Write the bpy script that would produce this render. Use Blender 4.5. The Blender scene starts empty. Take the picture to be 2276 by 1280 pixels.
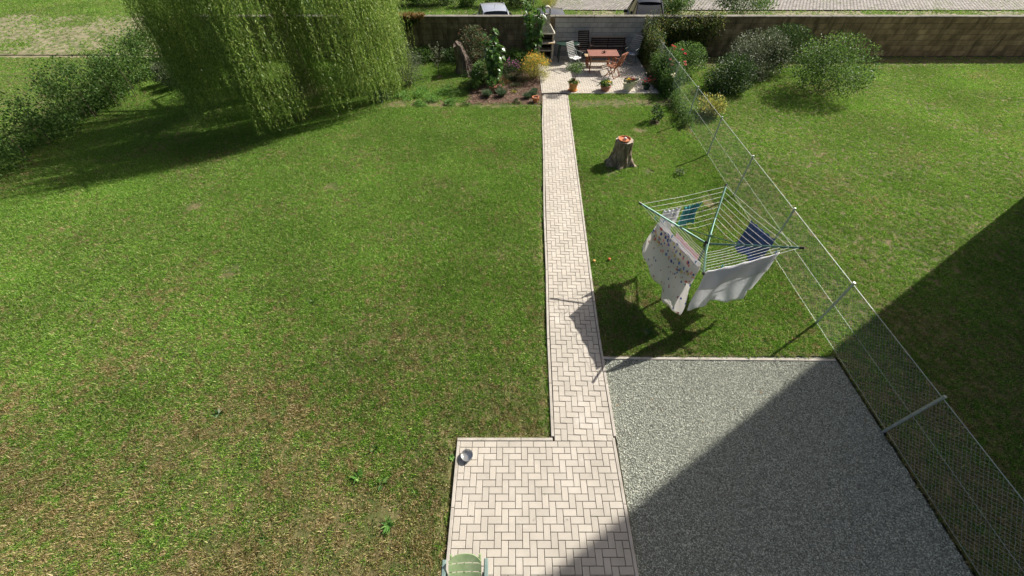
import bpy, math, random
import numpy as np
from mathutils import Vector, Matrix, Euler
from math import sin, cos, pi, radians, atan2, sqrt
rng = np.random.default_rng(7); random.seed(7)
S = bpy.context.scene
# ------------------------------------------------------------------ camera, sky, sun, exposure
cam = bpy.data.cameras.new('camera'); camo = bpy.data.objects.new('camera', cam); S.collection.objects.link(camo)
camo.location = (0, 0, 6.7); camo.rotation_euler = (radians(42), 0, 0)
cam.sensor_width = 36; cam.lens = 36 * 873 / 2276; cam.clip_end = 400; cam.clip_start = .05
S.camera = camo
SUN_EL, SUN_X, SUN_Y = radians(40), .85, .527
W = bpy.data.worlds.new('World'); S.world = W; W.use_nodes = True
wn = W.node_tree; bg = wn.nodes['Background']; sk = wn.nodes.new('ShaderNodeTexSky'); sk.sky_type = 'NISHITA'
sk.sun_disc = False; sk.dust_density = 5; sk.ozone_density = .4; sk.sun_elevation = SUN_EL; sk.sun_rotation = atan2(SUN_X, SUN_Y)
wn.links.new(sk.outputs[0], bg.inputs[0]); bg.inputs[1].default_value = .062
sl = bpy.data.lights.new('sun', 'SUN'); sl.energy = 4.9; sl.angle = radians(.5); sl.color = (1, .955, .88)
so = bpy.data.objects.new('sun', sl); S.collection.objects.link(so)
so.rotation_euler = Vector((SUN_X * cos(SUN_EL), SUN_Y * cos(SUN_EL), sin(SUN_EL))).to_track_quat('Z', 'Y').to_euler()
S.view_settings.view_transform = 'Standard'; S.view_settings.look = 'None'; S.view_settings.gamma = 1
S.view_settings.exposure = 0.7; S.view_settings.use_curve_mapping = False
S.cycles.max_bounces = 6; S.cycles.transparent_max_bounces = 4

# ------------------------------------------------------------------ materials
MATS = {}
def nt(name):
    m = bpy.data.materials.new(name); m.use_nodes = True; MATS[name] = m
    return m, m.node_tree.nodes, m.node_tree.links, m.node_tree.nodes['Principled BSDF']
def ramp(N, stops):
    r = N.new('ShaderNodeValToRGB'); e = r.color_ramp.elements
    while len(e) < len(stops): e.new(.5)
    for k, (p, c) in enumerate(stops): e[k].position = p; e[k].color = (*c, 1)
    return r
def noise(N, L, vec, scale, detail=4, rough=.6, stretch=None):
    n = N.new('ShaderNodeTexNoise'); n.inputs['Scale'].default_value = scale; n.inputs['Detail'].default_value = detail
    n.inputs['Roughness'].default_value = rough
    if stretch:
        mp = N.new('ShaderNodeMapping'); mp.inputs['Scale'].default_value = stretch; L.new(vec, mp.inputs[0]); vec = mp.outputs[0]
    L.new(vec, n.inputs['Vector']); return n
def mixc(N, L, mode, fac, a, b):
    m = N.new('ShaderNodeMix'); m.data_type = 'RGBA'; m.blend_type = mode
    for i, v in ((0, fac), (6, a), (7, b)):
        if hasattr(v, 'links'): L.new(v, m.inputs[i])
        else: m.inputs[i].default_value = v if i == 0 else (*v, 1)
    return m.outputs[2]
def mat(name, stops, scale=6, rough=.8, bump=.2, bscale=60, rand=.0, stretch=None, metal=0, world=True, spec=.3, detail=5, stain=None, coat=0):
    m, N, L, P = nt(name)
    if world: g = N.new('ShaderNodeNewGeometry'); v = g.outputs['Position']
    else: g = N.new('ShaderNodeTexCoord'); v = g.outputs['Object']
    n = noise(N, L, v, scale, detail, .65, stretch); r = ramp(N, stops); L.new(n.outputs[0], r.inputs[0]); col = r.outputs[0]
    if rand:
        gg = N.new('ShaderNodeNewGeometry'); oi = N.new('ShaderNodeObjectInfo')
        a = N.new('ShaderNodeMath'); a.operation = 'ADD'; L.new(gg.outputs['Random Per Island'], a.inputs[0]); L.new(oi.outputs['Random'], a.inputs[1])
        f = N.new('ShaderNodeMath'); f.operation = 'FRACT'; L.new(a.outputs[0], f.inputs[0])
        rr = N.new('ShaderNodeMapRange'); L.new(f.outputs[0], rr.inputs[0]); rr.inputs[3].default_value = 1 - rand; rr.inputs[4].default_value = 1 + rand
        hs = N.new('ShaderNodeHueSaturation'); L.new(rr.outputs[0], hs.inputs['Value']); L.new(col, hs.inputs['Color']); col = hs.outputs[0]
    if stain:
        s = noise(N, L, v, stain[1], 6, .7, stain[3] if len(stain) > 3 else None); sr = ramp(N, [(stain[2][0], (0, 0, 0)), (stain[2][1], (1, 1, 1))]); L.new(s.outputs[0], sr.inputs[0])
        col = mixc(N, L, 'MIX', sr.outputs[0], col, stain[0])
    L.new(col, P.inputs['Base Color']); P.inputs['Roughness'].default_value = rough; P.inputs['Metallic'].default_value = metal
    P.inputs['Specular IOR Level'].default_value = spec; P.inputs['Coat Weight'].default_value = coat
    if bump:
        b = N.new('ShaderNodeBump'); b.inputs['Strength'].default_value = bump; b.inputs['Distance'].default_value = .01
        bn = noise(N, L, v, bscale, 6, .7, stretch); L.new(bn.outputs[0], b.inputs['Height']); L.new(b.outputs[0], P.inputs['Normal'])
    return m
def leafmat(name, stops, trans=.35, rough=.55, nscale=3, spec=.22, tcol=1.5):
    """stops: colours over a random value per leaf"""
    m, N, L, P = nt(name)
    g = N.new('ShaderNodeNewGeometry'); oi = N.new('ShaderNodeObjectInfo')
    a = N.new('ShaderNodeMath'); a.operation = 'ADD'; L.new(g.outputs['Random Per Island'], a.inputs[0]); L.new(oi.outputs['Random'], a.inputs[1])
    f = N.new('ShaderNodeMath'); f.operation = 'FRACT'; L.new(a.outputs[0], f.inputs[0])
    r = ramp(N, stops); L.new(f.outputs[0], r.inputs[0])
    n = noise(N, L, g.outputs['Position'], nscale, 3); mr = N.new('ShaderNodeMapRange'); L.new(n.outputs[0], mr.inputs[0])
    mr.inputs[1].default_value = .3; mr.inputs[2].default_value = .7; mr.inputs[3].default_value = .72; mr.inputs[4].default_value = 1.28
    hs = N.new('ShaderNodeHueSaturation'); L.new(mr.outputs[0], hs.inputs['Value']); L.new(r.outputs[0], hs.inputs['Color'])
    L.new(hs.outputs[0], P.inputs['Base Color']); P.inputs['Roughness'].default_value = rough; P.inputs['Specular IOR Level'].default_value = spec
    t = N.new('ShaderNodeBsdfTranslucent'); h2 = N.new('ShaderNodeHueSaturation'); h2.inputs['Value'].default_value = tcol; h2.inputs['Hue'].default_value = .49
    L.new(hs.outputs[0], h2.inputs['Color']); L.new(h2.outputs[0], t.inputs[0])
    mx = N.new('ShaderNodeMixShader'); mx.inputs[0].default_value = trans; L.new(P.outputs[0], mx.inputs[1]); L.new(t.outputs[0], mx.inputs[2])
    L.new(mx.outputs[0], N['Material Output'].inputs[0]); return m

PAVER = mat('paver_concrete', [(.3, (.395, .36, .305)), (.5, (.445, .405, .345)), (.7, (.485, .445, .385))], 1.7, .92, .45, 240, rand=.07,
            stain=((.57, .53, .475), 1.1, (.58, .74)), spec=.15)
EDGE = mat('edging_concrete', [(.3, (.34, .31, .265)), (.7, (.48, .44, .385))], 5, .9, .3, 150, stain=((.2, .18, .14), 3, (.58, .75)), rand=.07, spec=.15)
JOINT = mat('joint_sand', [(.3, (.035, .026, .018)), (.7, (.09, .07, .05))], 30, .95, .3, 200)
SOIL = mat('soil', [(.3, (.075, .048, .032)), (.55, (.14, .092, .064)), (.75, (.24, .17, .125))], 9, .95, .8, 70)
THATCH = None
WALLB = mat('weathered_block', [(.25, (.10, .078, .048)), (.5, (.21, .165, .10)), (.75, (.33, .27, .175))], 2.2, .95, .7, 45, rand=.22,
            stain=((.06, .052, .028), 1.3, (.48, .66), (2.2, 2.2, .45)))
WALLP = mat('painted_block', [(.25, (.25, .256, .256)), (.5, (.35, .356, .356)), (.75, (.42, .42, .415))], 2.2, .9, .4, 60, rand=.06,
            stain=((.10, .10, .095), 2.2, (.55, .75), (1.2, 1.2, .5)))
MORTAR = mat('mortar', [(.3, (.06, .055, .045)), (.7, (.12, .11, .09))], 20, .95, .3, 100)
MORTARP = mat('painted_mortar', [(.3, (.13, .135, .135)), (.7, (.2, .2, .2))], 20, .95, .3, 100)
COPING = mat('coping_concrete', [(.3, (.11, .10, .08)), (.6, (.20, .185, .155)), (.8, (.27, .255, .22))], 5, .95, .5, 80, rand=.1)
BARK = mat('grey_bark', [(.3, (.06, .042, .028)), (.5, (.20, .155, .11)), (.7, (.46, .39, .31))], 13, .95, 1.0, 30, stretch=(1, 1, .22), detail=8)
DEADW = mat('dead_bark', [(.3, (.045, .032, .025)), (.5, (.12, .09, .07)), (.75, (.30, .25, .21))], 7, .95, 1.0, 24, stretch=(1, 1, .3), detail=8)
CUTW = mat('cut_wood', [(.3, (.25, .2, .15)), (.7, (.5, .44, .36))], 20, .9, .4, 80)
STEM = mat('plant_stem', [(.3, (.05, .06, .025)), (.7, (.13, .12, .06))], 20, .8, .2, 80)
TWIG = mat('woody_stem', [(.3, (.06, .045, .03)), (.7, (.16, .12, .085))], 20, .9, .4, 80)
TERRA = mat('terracotta', [(.3, (.38, .13, .06)), (.6, (.52, .20, .095)), (.8, (.60, .31, .19))], 8, .85, .2, 120)
TERRAP = mat('dusty_terracotta', [(.3, (.30, .12, .09)), (.6, (.42, .19, .15)), (.8, (.52, .30, .25))], 9, .9, .2, 120)
OCHRE = mat('ochre_clay', [(.3, (.42, .19, .06)), (.6, (.56, .28, .10)), (.8, (.62, .36, .17))], 8, .85, .2, 120)
CREAM = mat('cream_plastic', [(.3, (.55, .52, .38)), (.7, (.70, .67, .52))], 4, .6, .1, 60)
BRICKP = mat('brick_planter_clay', [(.3, (.20, .07, .045)), (.7, (.36, .15, .10))], 12, .9, .5, 90)
WOODR = mat('red_brown_wood', [(.3, (.19, .065, .032)), (.55, (.30, .115, .058)), (.8, (.40, .19, .11))], 9, .55, .25, 60, rand=.14, stretch=(1, 6, 6), world=False)
WOODT = mat('table_top_wood', [(.3, (.20, .08, .055)), (.6, (.30, .135, .10)), (.8, (.40, .23, .18))], 9, .6, .25, 60, rand=.12, stretch=(1, 6, 6), world=False)
WOODD = mat('dark_brown_wood', [(.3, (.02, .011, .009)), (.7, (.05, .025, .019))], 8, .6, .2, 60, rand=.1)
WOODL = mat('pale_wood', [(.3, (.36, .25, .14)), (.7, (.55, .41, .25))], 8, .7, .2, 60, rand=.1)
WHITEP = mat('white_plastic', [(.3, (.66, .66, .64)), (.7, (.78, .78, .76))], 4, .45, .05, 60)
GREYP = mat('grey_blue_plastic', [(.3, (.22, .24, .28)), (.7, (.32, .34, .38))], 4, .5, .05, 60)
TUBEM = mat('grey_green_tube', [(.3, (.16, .19, .18)), (.7, (.24, .27, .26))], 6, .4, .0, 60, metal=.3)
DGREEN = mat('dark_green_plastic', [(.3, (.012, .03, .022)), (.7, (.03, .06, .045))], 6, .35, .0)
FADEG = mat('faded_green_plastic', [(.25, (.20, .29, .14)), (.5, (.28, .37, .18)), (.75, (.38, .45, .26))], 9, .7, .25, 60,
            stain=((.16, .13, .07), 7, (.6, .8)))
FADET = mat('faded_teal_plastic', [(.3, (.12, .19, .17)), (.7, (.21, .27, .245))], 9, .6, .2, 60)
STEEL = mat('brushed_steel', [(.3, (.52, .51, .48)), (.7, (.66, .65, .61))], 12, .3, .05, 90, metal=.9)
GALV = mat('galvanised_wire', [(.3, (.34, .37, .35)), (.7, (.50, .53, .50))], 8, .5, 0, metal=.3)
GRILLM = mat('grill_render', [(.3, (.28, .26, .21)), (.55, (.46, .43, .36)), (.8, (.60, .57, .49))], 6, .9, .5, 90)
SOOT = mat('soot', [(.3, (.008, .007, .006)), (.7, (.03, .025, .02))], 8, .95, .3, 60)
BLACKP = mat('black_plastic', [(.3, (.01, .01, .01)), (.7, (.025, .025, .025))], 6, .4, 0)
GLASSD = mat('dark_car_glass', [(.3, (.008, .010, .012)), (.7, (.014, .017, .02))], 2, .06, 0, spec=.8)
RUBBER = mat('tyre_rubber', [(.3, (.012, .012, .012)), (.7, (.03, .03, .03))], 9, .8, .2)
def paint(n, c, metal=.3): return mat(n, [(.3, tuple(x * .93 for x in c)), (.7, c)], 2, .28, 0, metal=metal, coat=.8, spec=.5)
SILVER = paint('silver_paint', (.60, .62, .68), .45); NAVY = mat('navy_paint', [(.3, (.008, .010, .018)), (.7, (.011, .014, .024))], 2, .35, 0, spec=.25, coat=.1); BLACKC = paint('charcoal_paint', (.10, .09, .085))
GRAVELB = mat('gravel_stone', [(.25, (.24, .25, .20)), (.5, (.38, .39, .325)), (.78, (.55, .56, .48))], 55, .9, .2, 90, rand=.6)
GRAVELG = mat('gravel_bed_base', [(.35, (.07, .075, .055)), (.5, (.19, .20, .16)), (.68, (.40, .41, .34))], 70, .95, .8, 90)
LOT = mat('earth_and_dry_grass', [(.3, (.10, .095, .045)), (.5, (.21, .19, .11)), (.7, (.33, .29, .20))], 3.5, .95, .6, 40,
          stain=((.07, .10, .025), 1.2, (.5, .68)))
COBBLE = mat('cobble_stone', [(.3, (.22, .20, .18)), (.7, (.38, .35, .32))], 8, .9, .4, 60, rand=.2)
STONEW = mat('pale_stone', [(.3, (.50, .47, .44)), (.7, (.68, .65, .62))], 12, .85, .3, 60)
PLASTER = mat('cream_plaster', [(.3, (.52, .46, .36)), (.7, (.6, .54, .43))], 3, .9, .2, 60)
ROOFT = mat('roof_tile_clay', [(.3, (.22, .08, .05)), (.7, (.36, .15, .1))], 4, .85, .4, 40)
APPLE = mat('apple_skin', [(.35, (.55, .42, .10)), (.55, (.6, .25, .06)), (.7, (.45, .06, .03))], 25, .5, 0, world=False)
ORANGE_RED = mat('red_apple_skin', [(.3, (.5, .06, .03)), (.7, (.6, .24, .05))], 20, .5, 0, world=False)

LEAF_WILLOW = leafmat('willow_leaf', [(0, (.065, .13, .022)), (.5, (.16, .26, .045)), (1, (.32, .40, .12))], .42, .38, 1.2, tcol=1.7)
LEAF_DARK = leafmat('dark_leaf', [(0, (.018, .042, .012)), (.6, (.04, .085, .02)), (1, (.08, .13, .035))], .25)
LEAF_MID = leafmat('mid_leaf', [(0, (.035, .085, .016)), (.6, (.075, .15, .03)), (1, (.13, .21, .055))], .35)
LEAF_BRIGHT = leafmat('broad_leaf', [(0, (.03, .085, .014)), (.6, (.06, .14, .024)), (1, (.10, .20, .045))], .32, .32, tcol=1.6, spec=.6)
LEAF_OLIVE = leafmat('grey_green_leaf', [(0, (.055, .075, .035)), (.6, (.12, .15, .08)), (1, (.22, .24, .15))], .2)
LEAF_RED = leafmat('reddish_leaf', [(0, (.03, .055, .02)), (.7, (.10, .15, .06)), (.86, (.17, .12, .06)), (1, (.34, .14, .1))], .25)
LEAF_LAV = leafmat('lavender_leaf', [(0, (.05, .09, .045)), (.6, (.10, .16, .08)), (1, (.18, .24, .14))], .2)
LEAF_YG = leafmat('yellow_green_leaf', [(0, (.10, .14, .03)), (.5, (.2, .24, .05)), (.8, (.38, .36, .08)), (1, (.62, .50, .10))], .35)
LEAF_IVY = leafmat('ivy_leaf', [(0, (.025, .055, .014)), (.5, (.06, .11, .025)), (.8, (.13, .15, .04)), (1, (.24, .20, .06))], .3)
LEAF_RUST = leafmat('rusty_creeper_leaf', [(0, (.06, .07, .02)), (.45, (.16, .12, .035)), (.75, (.32, .17, .06)), (1, (.45, .30, .13))], .3)
PET_Y = leafmat('yellow_petal', [(0, (.62, .48, .05)), (1, (.8, .68, .12))], .3)
PET_O = leafmat('orange_petal', [(0, (.70, .30, .04)), (1, (.8, .46, .08))], .3)
PET_P = leafmat('magenta_petal', [(0, (.32, .06, .24)), (1, (.55, .2, .42))], .3)
PET_R = leafmat('red_petal', [(0, (.5, .02, .03)), (1, (.75, .1, .1))], .3)
PET_DR = leafmat('dark_red_petal', [(0, (.16, .012, .015)), (1, (.35, .03, .035))], .3)
PET_W = leafmat('cream_petal', [(0, (.75, .70, .52)), (1, (.85, .82, .68))], .3)
PET_PK = leafmat('pink_petal', [(0, (.6, .16, .16)), (1, (.8, .35, .3))], .3)

LEAF_YGW = leafmat('weed_leaf', [(0, (.06, .16, .03)), (.6, (.12, .27, .05)), (1, (.24, .40, .11))], .35)
def grassmat(name, green_mul=1., dry=True):
    m, N, L, P = nt(name)
    g = N.new('ShaderNodeNewGeometry'); pos = g.outputs['Position']; oi = N.new('ShaderNodeObjectInfo')
    a = N.new('ShaderNodeMath'); a.operation = 'ADD'; L.new(g.outputs['Random Per Island'], a.inputs[0]); L.new(oi.outputs['Random'], a.inputs[1])
    f = N.new('ShaderNodeMath'); f.operation = 'FRACT'; L.new(a.outputs[0], f.inputs[0])
    gr = ramp(N, [(0, tuple(v * green_mul for v in (.035, .10, .010))), (.45, tuple(v * green_mul for v in (.105, .225, .020))), (.8, tuple(v * green_mul for v in (.21, .345, .045))), (1, (.50, .58, .22))]); L.new(f.outputs[0], gr.inputs[0])
    dr = ramp(N, [(0, (.12, .11, .03)), (.5, (.30, .23, .09)), (1, (.58, .45, .27))]); L.new(f.outputs[0], dr.inputs[0])
    n1 = noise(N, L, pos, .55, 5, .62); n2 = noise(N, L, pos, 7, 5, .75)
    s = N.new('ShaderNodeMath'); s.operation = 'MULTIPLY_ADD'; L.new(n2.outputs[0], s.inputs[0]); s.inputs[1].default_value = 1.0; n1m = N.new('ShaderNodeMath'); n1m.operation = 'MULTIPLY_ADD'; L.new(n1.outputs[0], n1m.inputs[0]); n1m.inputs[1].default_value = .5; n1m.inputs[2].default_value = .02; L.new(n1m.outputs[0], s.inputs[2])
    sx = N.new('ShaderNodeSeparateXYZ'); L.new(pos, sx.inputs[0])
    yr = N.new('ShaderNodeMapRange'); L.new(sx.outputs['Y'], yr.inputs[0]); yr.inputs[1].default_value = 1.; yr.inputs[2].default_value = 6.5; yr.inputs[3].default_value = .15; yr.inputs[4].default_value = 0.
    s2 = N.new('ShaderNodeMath'); s2.operation = 'ADD'; L.new(s.outputs[0], s2.inputs[0]); L.new(yr.outputs[0], s2.inputs[1])
    # individual blades die back: shift by their random value
    fr = N.new('ShaderNodeMath'); fr.operation = 'MULTIPLY_ADD'; L.new(f.outputs[0], fr.inputs[0]); fr.inputs[1].default_value = .16; L.new(s2.outputs[0], fr.inputs[2])
    dm = N.new('ShaderNodeMapRange'); L.new(fr.outputs[0], dm.inputs[0]); dm.inputs[1].default_value = .90; dm.inputs[2].default_value = 1.06
    dm.inputs[4].default_value = .95 if dry else .4
    col = mixc(N, L, 'MIX', dm.outputs[0], gr.outputs[0], dr.outputs[0])
    # far greener / yellower patches
    n3 = noise(N, L, pos, .35, 3); pr = N.new('ShaderNodeMapRange'); L.new(n3.outputs[0], pr.inputs[0]); pr.inputs[1].default_value = .35; pr.inputs[2].default_value = .65; pr.inputs[3].default_value = .86; pr.inputs[4].default_value = 1.16
    hs = N.new('ShaderNodeHueSaturation'); L.new(pr.outputs[0], hs.inputs['Value']); L.new(col, hs.inputs['Color'])
    L.new(hs.outputs[0], P.inputs['Base Color']); P.inputs['Roughness'].default_value = .5; P.inputs['Specular IOR Level'].default_value = .35
    t = N.new('ShaderNodeBsdfTranslucent'); h2 = N.new('ShaderNodeHueSaturation'); h2.inputs['Value'].default_value = 1.5; L.new(hs.outputs[0], h2.inputs['Color']); L.new(h2.outputs[0], t.inputs[0])
    mx = N.new('ShaderNodeMixShader'); mx.inputs[0].default_value = .32; L.new(P.outputs[0], mx.inputs[1]); L.new(t.outputs[0], mx.inputs[2])
    L.new(mx.outputs[0], N['Material Output'].inputs[0]); return m
GRASS = grassmat('grass_blade', 1.28)
THATCH = mat('thatch_and_soil', [(.3, (.05, .045, .018)), (.5, (.13, .11, .045)), (.72, (.30, .23, .13))], 22, .95, .8, 60,
             stain=((.06, .085, .02), 2.0, (.42, .62)))

# ------------------------------------------------------------------ mesh helpers
COL = S.collection
class MB:
    def __init__(s): s.v = []; s.f = []; s.m = []
    def add(s, vs, fs, mi=0):
        b = len(s.v); s.v += [tuple(v) for v in vs]; s.f += [tuple(b + i for i in f) for f in fs]; s.m += [mi] * len(fs); return s
    def box(s, c, d, rot=None, mi=0, bev=0):
        x, y, z = d[0] / 2, d[1] / 2, d[2] / 2
        if bev <= 0:
            vs = [Vector((i, j, k)) for k in (-z, z) for j in (-y, y) for i in (-x, x)]
            fs = [(0, 2, 3, 1), (4, 5, 7, 6), (0, 1, 5, 4), (2, 6, 7, 3), (0, 4, 6, 2), (1, 3, 7, 5)]
        else:
            b = min(bev, x * .9, y * .9, z * .9)
            vs = []
            for (sx, sy, k) in ((x - b, y - b, -z), (x, y, -z + b), (x, y, z - b), (x - b, y - b, z)):
                vs += [Vector((-sx, -sy, k)), Vector((sx, -sy, k)), Vector((sx, sy, k)), Vector((-sx, sy, k))]
            fs = [(3, 2, 1, 0), (12, 13, 14, 15)]
            for r in range(3):
                for q in range(4): a = r * 4 + q; b2 = r * 4 + (q + 1) % 4; fs.append((a, b2, b2 + 4, a + 4))
        M3 = rot if isinstance(rot, Matrix) else (Euler(rot).to_matrix() if rot else Matrix.Identity(3))
        return s.add([M3 @ v + Vector(c) for v in vs], fs, mi)
    def bar(s, p, q, w, h=None, mi=0, bev=.003, up=(0, 0, 1)):
        p = Vector(p); q = Vector(q); d = (q - p); L = d.length; d.normalize(); u = Vector(up)
        if abs(d.dot(u)) > .98: u = Vector((0, 1, 0))
        x = d.cross(u).normalized(); z = x.cross(d).normalized()
        return s.box((p + q) / 2, (w, L, h or w), Matrix((x, d, z)).transposed(), mi, bev)
    def tube(s, pts, r, n=8, mi=0, cap=True):
        pts = [Vector(p) for p in pts]; rs = r if hasattr(r, '__len__') else [r] * len(pts); b = len(s.v); prev = None
        for i, p in enumerate(pts):
            d = (pts[min(i + 1, len(pts) - 1)] - pts[max(i - 1, 0)]).normalized()
            if prev is None: prev = d.orthogonal().normalized()
            x = (prev - d * prev.dot(d)).normalized(); y = d.cross(x); prev = x
            for k in range(n): a = 2 * pi * k / n; s.v.append(tuple(p + (x * cos(a) + y * sin(a)) * rs[i]))
        for i in range(len(pts) - 1):
            for k in range(n):
                a = b + i * n + k; c = b + i * n + (k + 1) % n; s.f.append((a, c, c + n, a + n)); s.m.append(mi)
        if cap:
            s.f.append(tuple(b + k for k in range(n - 1, -1, -1))); s.f.append(tuple(b + (len(pts) - 1) * n + k for k in range(n))); s.m += [mi, mi]
        return s
    def lathe(s, prof, n=28, c=(0, 0, 0), mi=0, shear=(0, 0), sx=1, sy=1, M3=None):
        b = len(s.v)
        for (r, z) in prof:
            for k in range(n):
                a = 2 * pi * k / n; v = Vector((r * cos(a) * sx + shear[0] * z, r * sin(a) * sy + shear[1] * z, z))
                if M3: v = M3 @ v
                s.v.append(tuple(v + Vector(c)))
        for i in range(len(prof) - 1):
            for k in range(n): a = b + i * n + k; d = b + i * n + (k + 1) % n; s.f.append((a, d, d + n, a + n)); s.m.append(mi)
        if prof[-1][0] > 1e-4: s.f.append(tuple(b + (len(prof) - 1) * n + k for k in range(n))); s.m.append(mi)
        if prof[0][0] > 1e-4: s.f.append(tuple(b + k for k in range(n - 1, -1, -1))); s.m.append(mi)
        return s
    def mesh(s, name, mats, smooth=False):
        me = bpy.data.meshes.new(name); me.from_pydata(s.v, [], s.f)
        for m in (mats if isinstance(mats, (list, tuple)) else [mats]): me.materials.append(m)
        if any(s.m): me.polygons.foreach_set('material_index', s.m)
        me.update()
        if smooth:
            me.polygons.foreach_set('use_smooth', [True] * len(me.polygons))
            try: me.set_sharp_from_angle(angle=radians(40))
            except Exception: pass
        return me
    def obj(s, name, mats, parent=None, smooth=False): return link(name, s.mesh(name, mats, smooth), parent)
def link(name, me, parent=None, loc=None, rot=None):
    o = bpy.data.objects.new(name, me); COL.objects.link(o)
    if parent: o.parent = parent
    if loc is not None: o.location = loc
    if rot is not None: o.rotation_euler = rot
    return o
def thing(name, label, cat, loc=(0, 0, 0), rz=0, group=None, rx=0, ry=0):
    o = bpy.data.objects.new(name, None); COL.objects.link(o); o.location = loc; o.rotation_euler = (rx, ry, rz)
    o.empty_display_size = .1; return tag(o, label, cat, group)
def tag(o, label, cat, group=None):
    o['label'] = label; o['category'] = cat
    if group: o['group'] = group
    return o
def structure(o): o['kind'] = 'structure'; return o
def stuff(o): o['kind'] = 'stuff'; return o
def mesh_np(name, V, F, m, smooth=False):
    """V (n,3), F (k,c) arrays"""
    me = bpy.data.meshes.new(name); k, c = F.shape
    me.vertices.add(len(V)); me.vertices.foreach_set('co', np.asarray(V, np.float32).ravel())
    me.loops.add(k * c); me.loops.foreach_set('vertex_index', np.asarray(F, np.int32).ravel())
    me.polygons.add(k); me.polygons.foreach_set('loop_start', np.arange(0, k * c, c, dtype=np.int32))
    try: me.polygons.foreach_set('loop_total', np.full(k, c, np.int32))
    except Exception: pass
    for q in (m if isinstance(m, (list, tuple)) else [m]): me.materials.append(q)
    me.update(calc_edges=True)
    if smooth: me.polygons.foreach_set('use_smooth', [True] * k)
    return me
def unit(a): return a / (np.linalg.norm(a, axis=-1, keepdims=True) + 1e-9)
def leaf_mesh(name, C, D, L, Wd, m, droop=.15):
    """diamond leaves: base C, direction D, length L, width Wd"""
    C = np.asarray(C, float); n = len(C); D = unit(np.asarray(D, float)); L = np.broadcast_to(np.asarray(L, float), (n,))[:, None]; Wd = np.broadcast_to(np.asarray(Wd, float), (n,))[:, None]
    R = unit(rng.normal(size=(n, 3)) + np.array([0, 0, .9])); Sx = unit(np.cross(D, R)); Nn = np.cross(Sx, D)
    V = np.stack([C, C + D * L * .45 + Sx * Wd / 2 + Nn * Wd * .12, C + D * L - Nn * L * droop, C + D * L * .45 - Sx * Wd / 2 + Nn * Wd * .12], 1).reshape(-1, 3)
    return mesh_np(name, V, np.arange(n * 4).reshape(n, 4), m)
def vnoise(X, Y, sc, seed=0, oct=3):
    """simple smooth value noise, 0..1"""
    r = np.random.default_rng(seed); T = r.random((64, 64)); out = 0; amp = 1; tot = 0
    for o in range(oct):
        x = X * sc * 2**o; y = Y * sc * 2**o; xi = np.floor(x).astype(int); yi = np.floor(y).astype(int); fx = x - xi; fy = y - yi
        fx = fx * fx * (3 - 2 * fx); fy = fy * fy * (3 - 2 * fy); g = lambda a, b: T[(a) % 64, (b) % 64]
        out = out + amp * ((g(xi, yi) * (1 - fx) + g(xi + 1, yi) * fx) * (1 - fy) + (g(xi, yi + 1) * (1 - fx) + g(xi + 1, yi + 1) * fx) * fy); tot += amp; amp *= .5
    return out / tot
def smoothstep(x, a, b): t = np.clip((x - a) / (b - a), 0, 1); return t * t * (3 - 2 * t)

# scatter with geometry nodes: instances of a few small meshes on a surface
def proto_collection(name, meshes):
    c = bpy.data.collections.new(name)
    for me in meshes: c.objects.link(bpy.data.objects.new(me.name, me))
    return c
def scatter(name, me, coll, density, smin, smax, attr='dens', tilt=.15, parent=None):
    o = link(name, me, parent); stuff(o)
    g = bpy.data.node_groups.new(name, 'GeometryNodeTree')
    g.interface.new_socket('Geometry', in_out='INPUT', socket_type='NodeSocketGeometry'); g.interface.new_socket('Geometry', in_out='OUTPUT', socket_type='NodeSocketGeometry')
    N, L = g.nodes, g.links; i = N.new('NodeGroupInput'); out = N.new('NodeGroupOutput')
    d = N.new('GeometryNodeDistributePointsOnFaces'); L.new(i.outputs[0], d.inputs['Mesh'])
    if attr:
        na = N.new('GeometryNodeInputNamedAttribute'); na.data_type = 'FLOAT'; na.inputs['Name'].default_value = attr
        mu = N.new('ShaderNodeMath'); mu.operation = 'MULTIPLY'; mu.inputs[1].default_value = density; L.new(na.outputs['Attribute'], mu.inputs[0]); L.new(mu.outputs[0], d.inputs['Density'])
    else: d.inputs['Density'].default_value = density
    ci = N.new('GeometryNodeCollectionInfo'); ci.inputs['Collection'].default_value = coll; ci.inputs['Separate Children'].default_value = True; ci.inputs['Reset Children'].default_value = True
    ip = N.new('GeometryNodeInstanceOnPoints'); ip.inputs['Pick Instance'].default_value = True
    L.new(d.outputs['Points'], ip.inputs['Points']); L.new(ci.outputs[0], ip.inputs['Instance'])
    rv = N.new('FunctionNodeRandomValue'); rv.data_type = 'FLOAT_VECTOR'; rv.inputs[0].default_value = (-tilt, -tilt, 0); rv.inputs[1].default_value = (tilt, tilt, 6.283)
    L.new(rv.outputs[0], ip.inputs['Rotation'])
    rs = N.new('FunctionNodeRandomValue'); rs.data_type = 'FLOAT'; rs.inputs[2].default_value = smin; rs.inputs[3].default_value = smax; rs.inputs['Seed'].default_value = 5
    L.new(rs.outputs[1], ip.inputs['Scale']); L.new(ip.outputs[0], out.inputs[0])
    md = o.modifiers.new('scatter', 'NODES'); md.node_group = g
    return o
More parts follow.
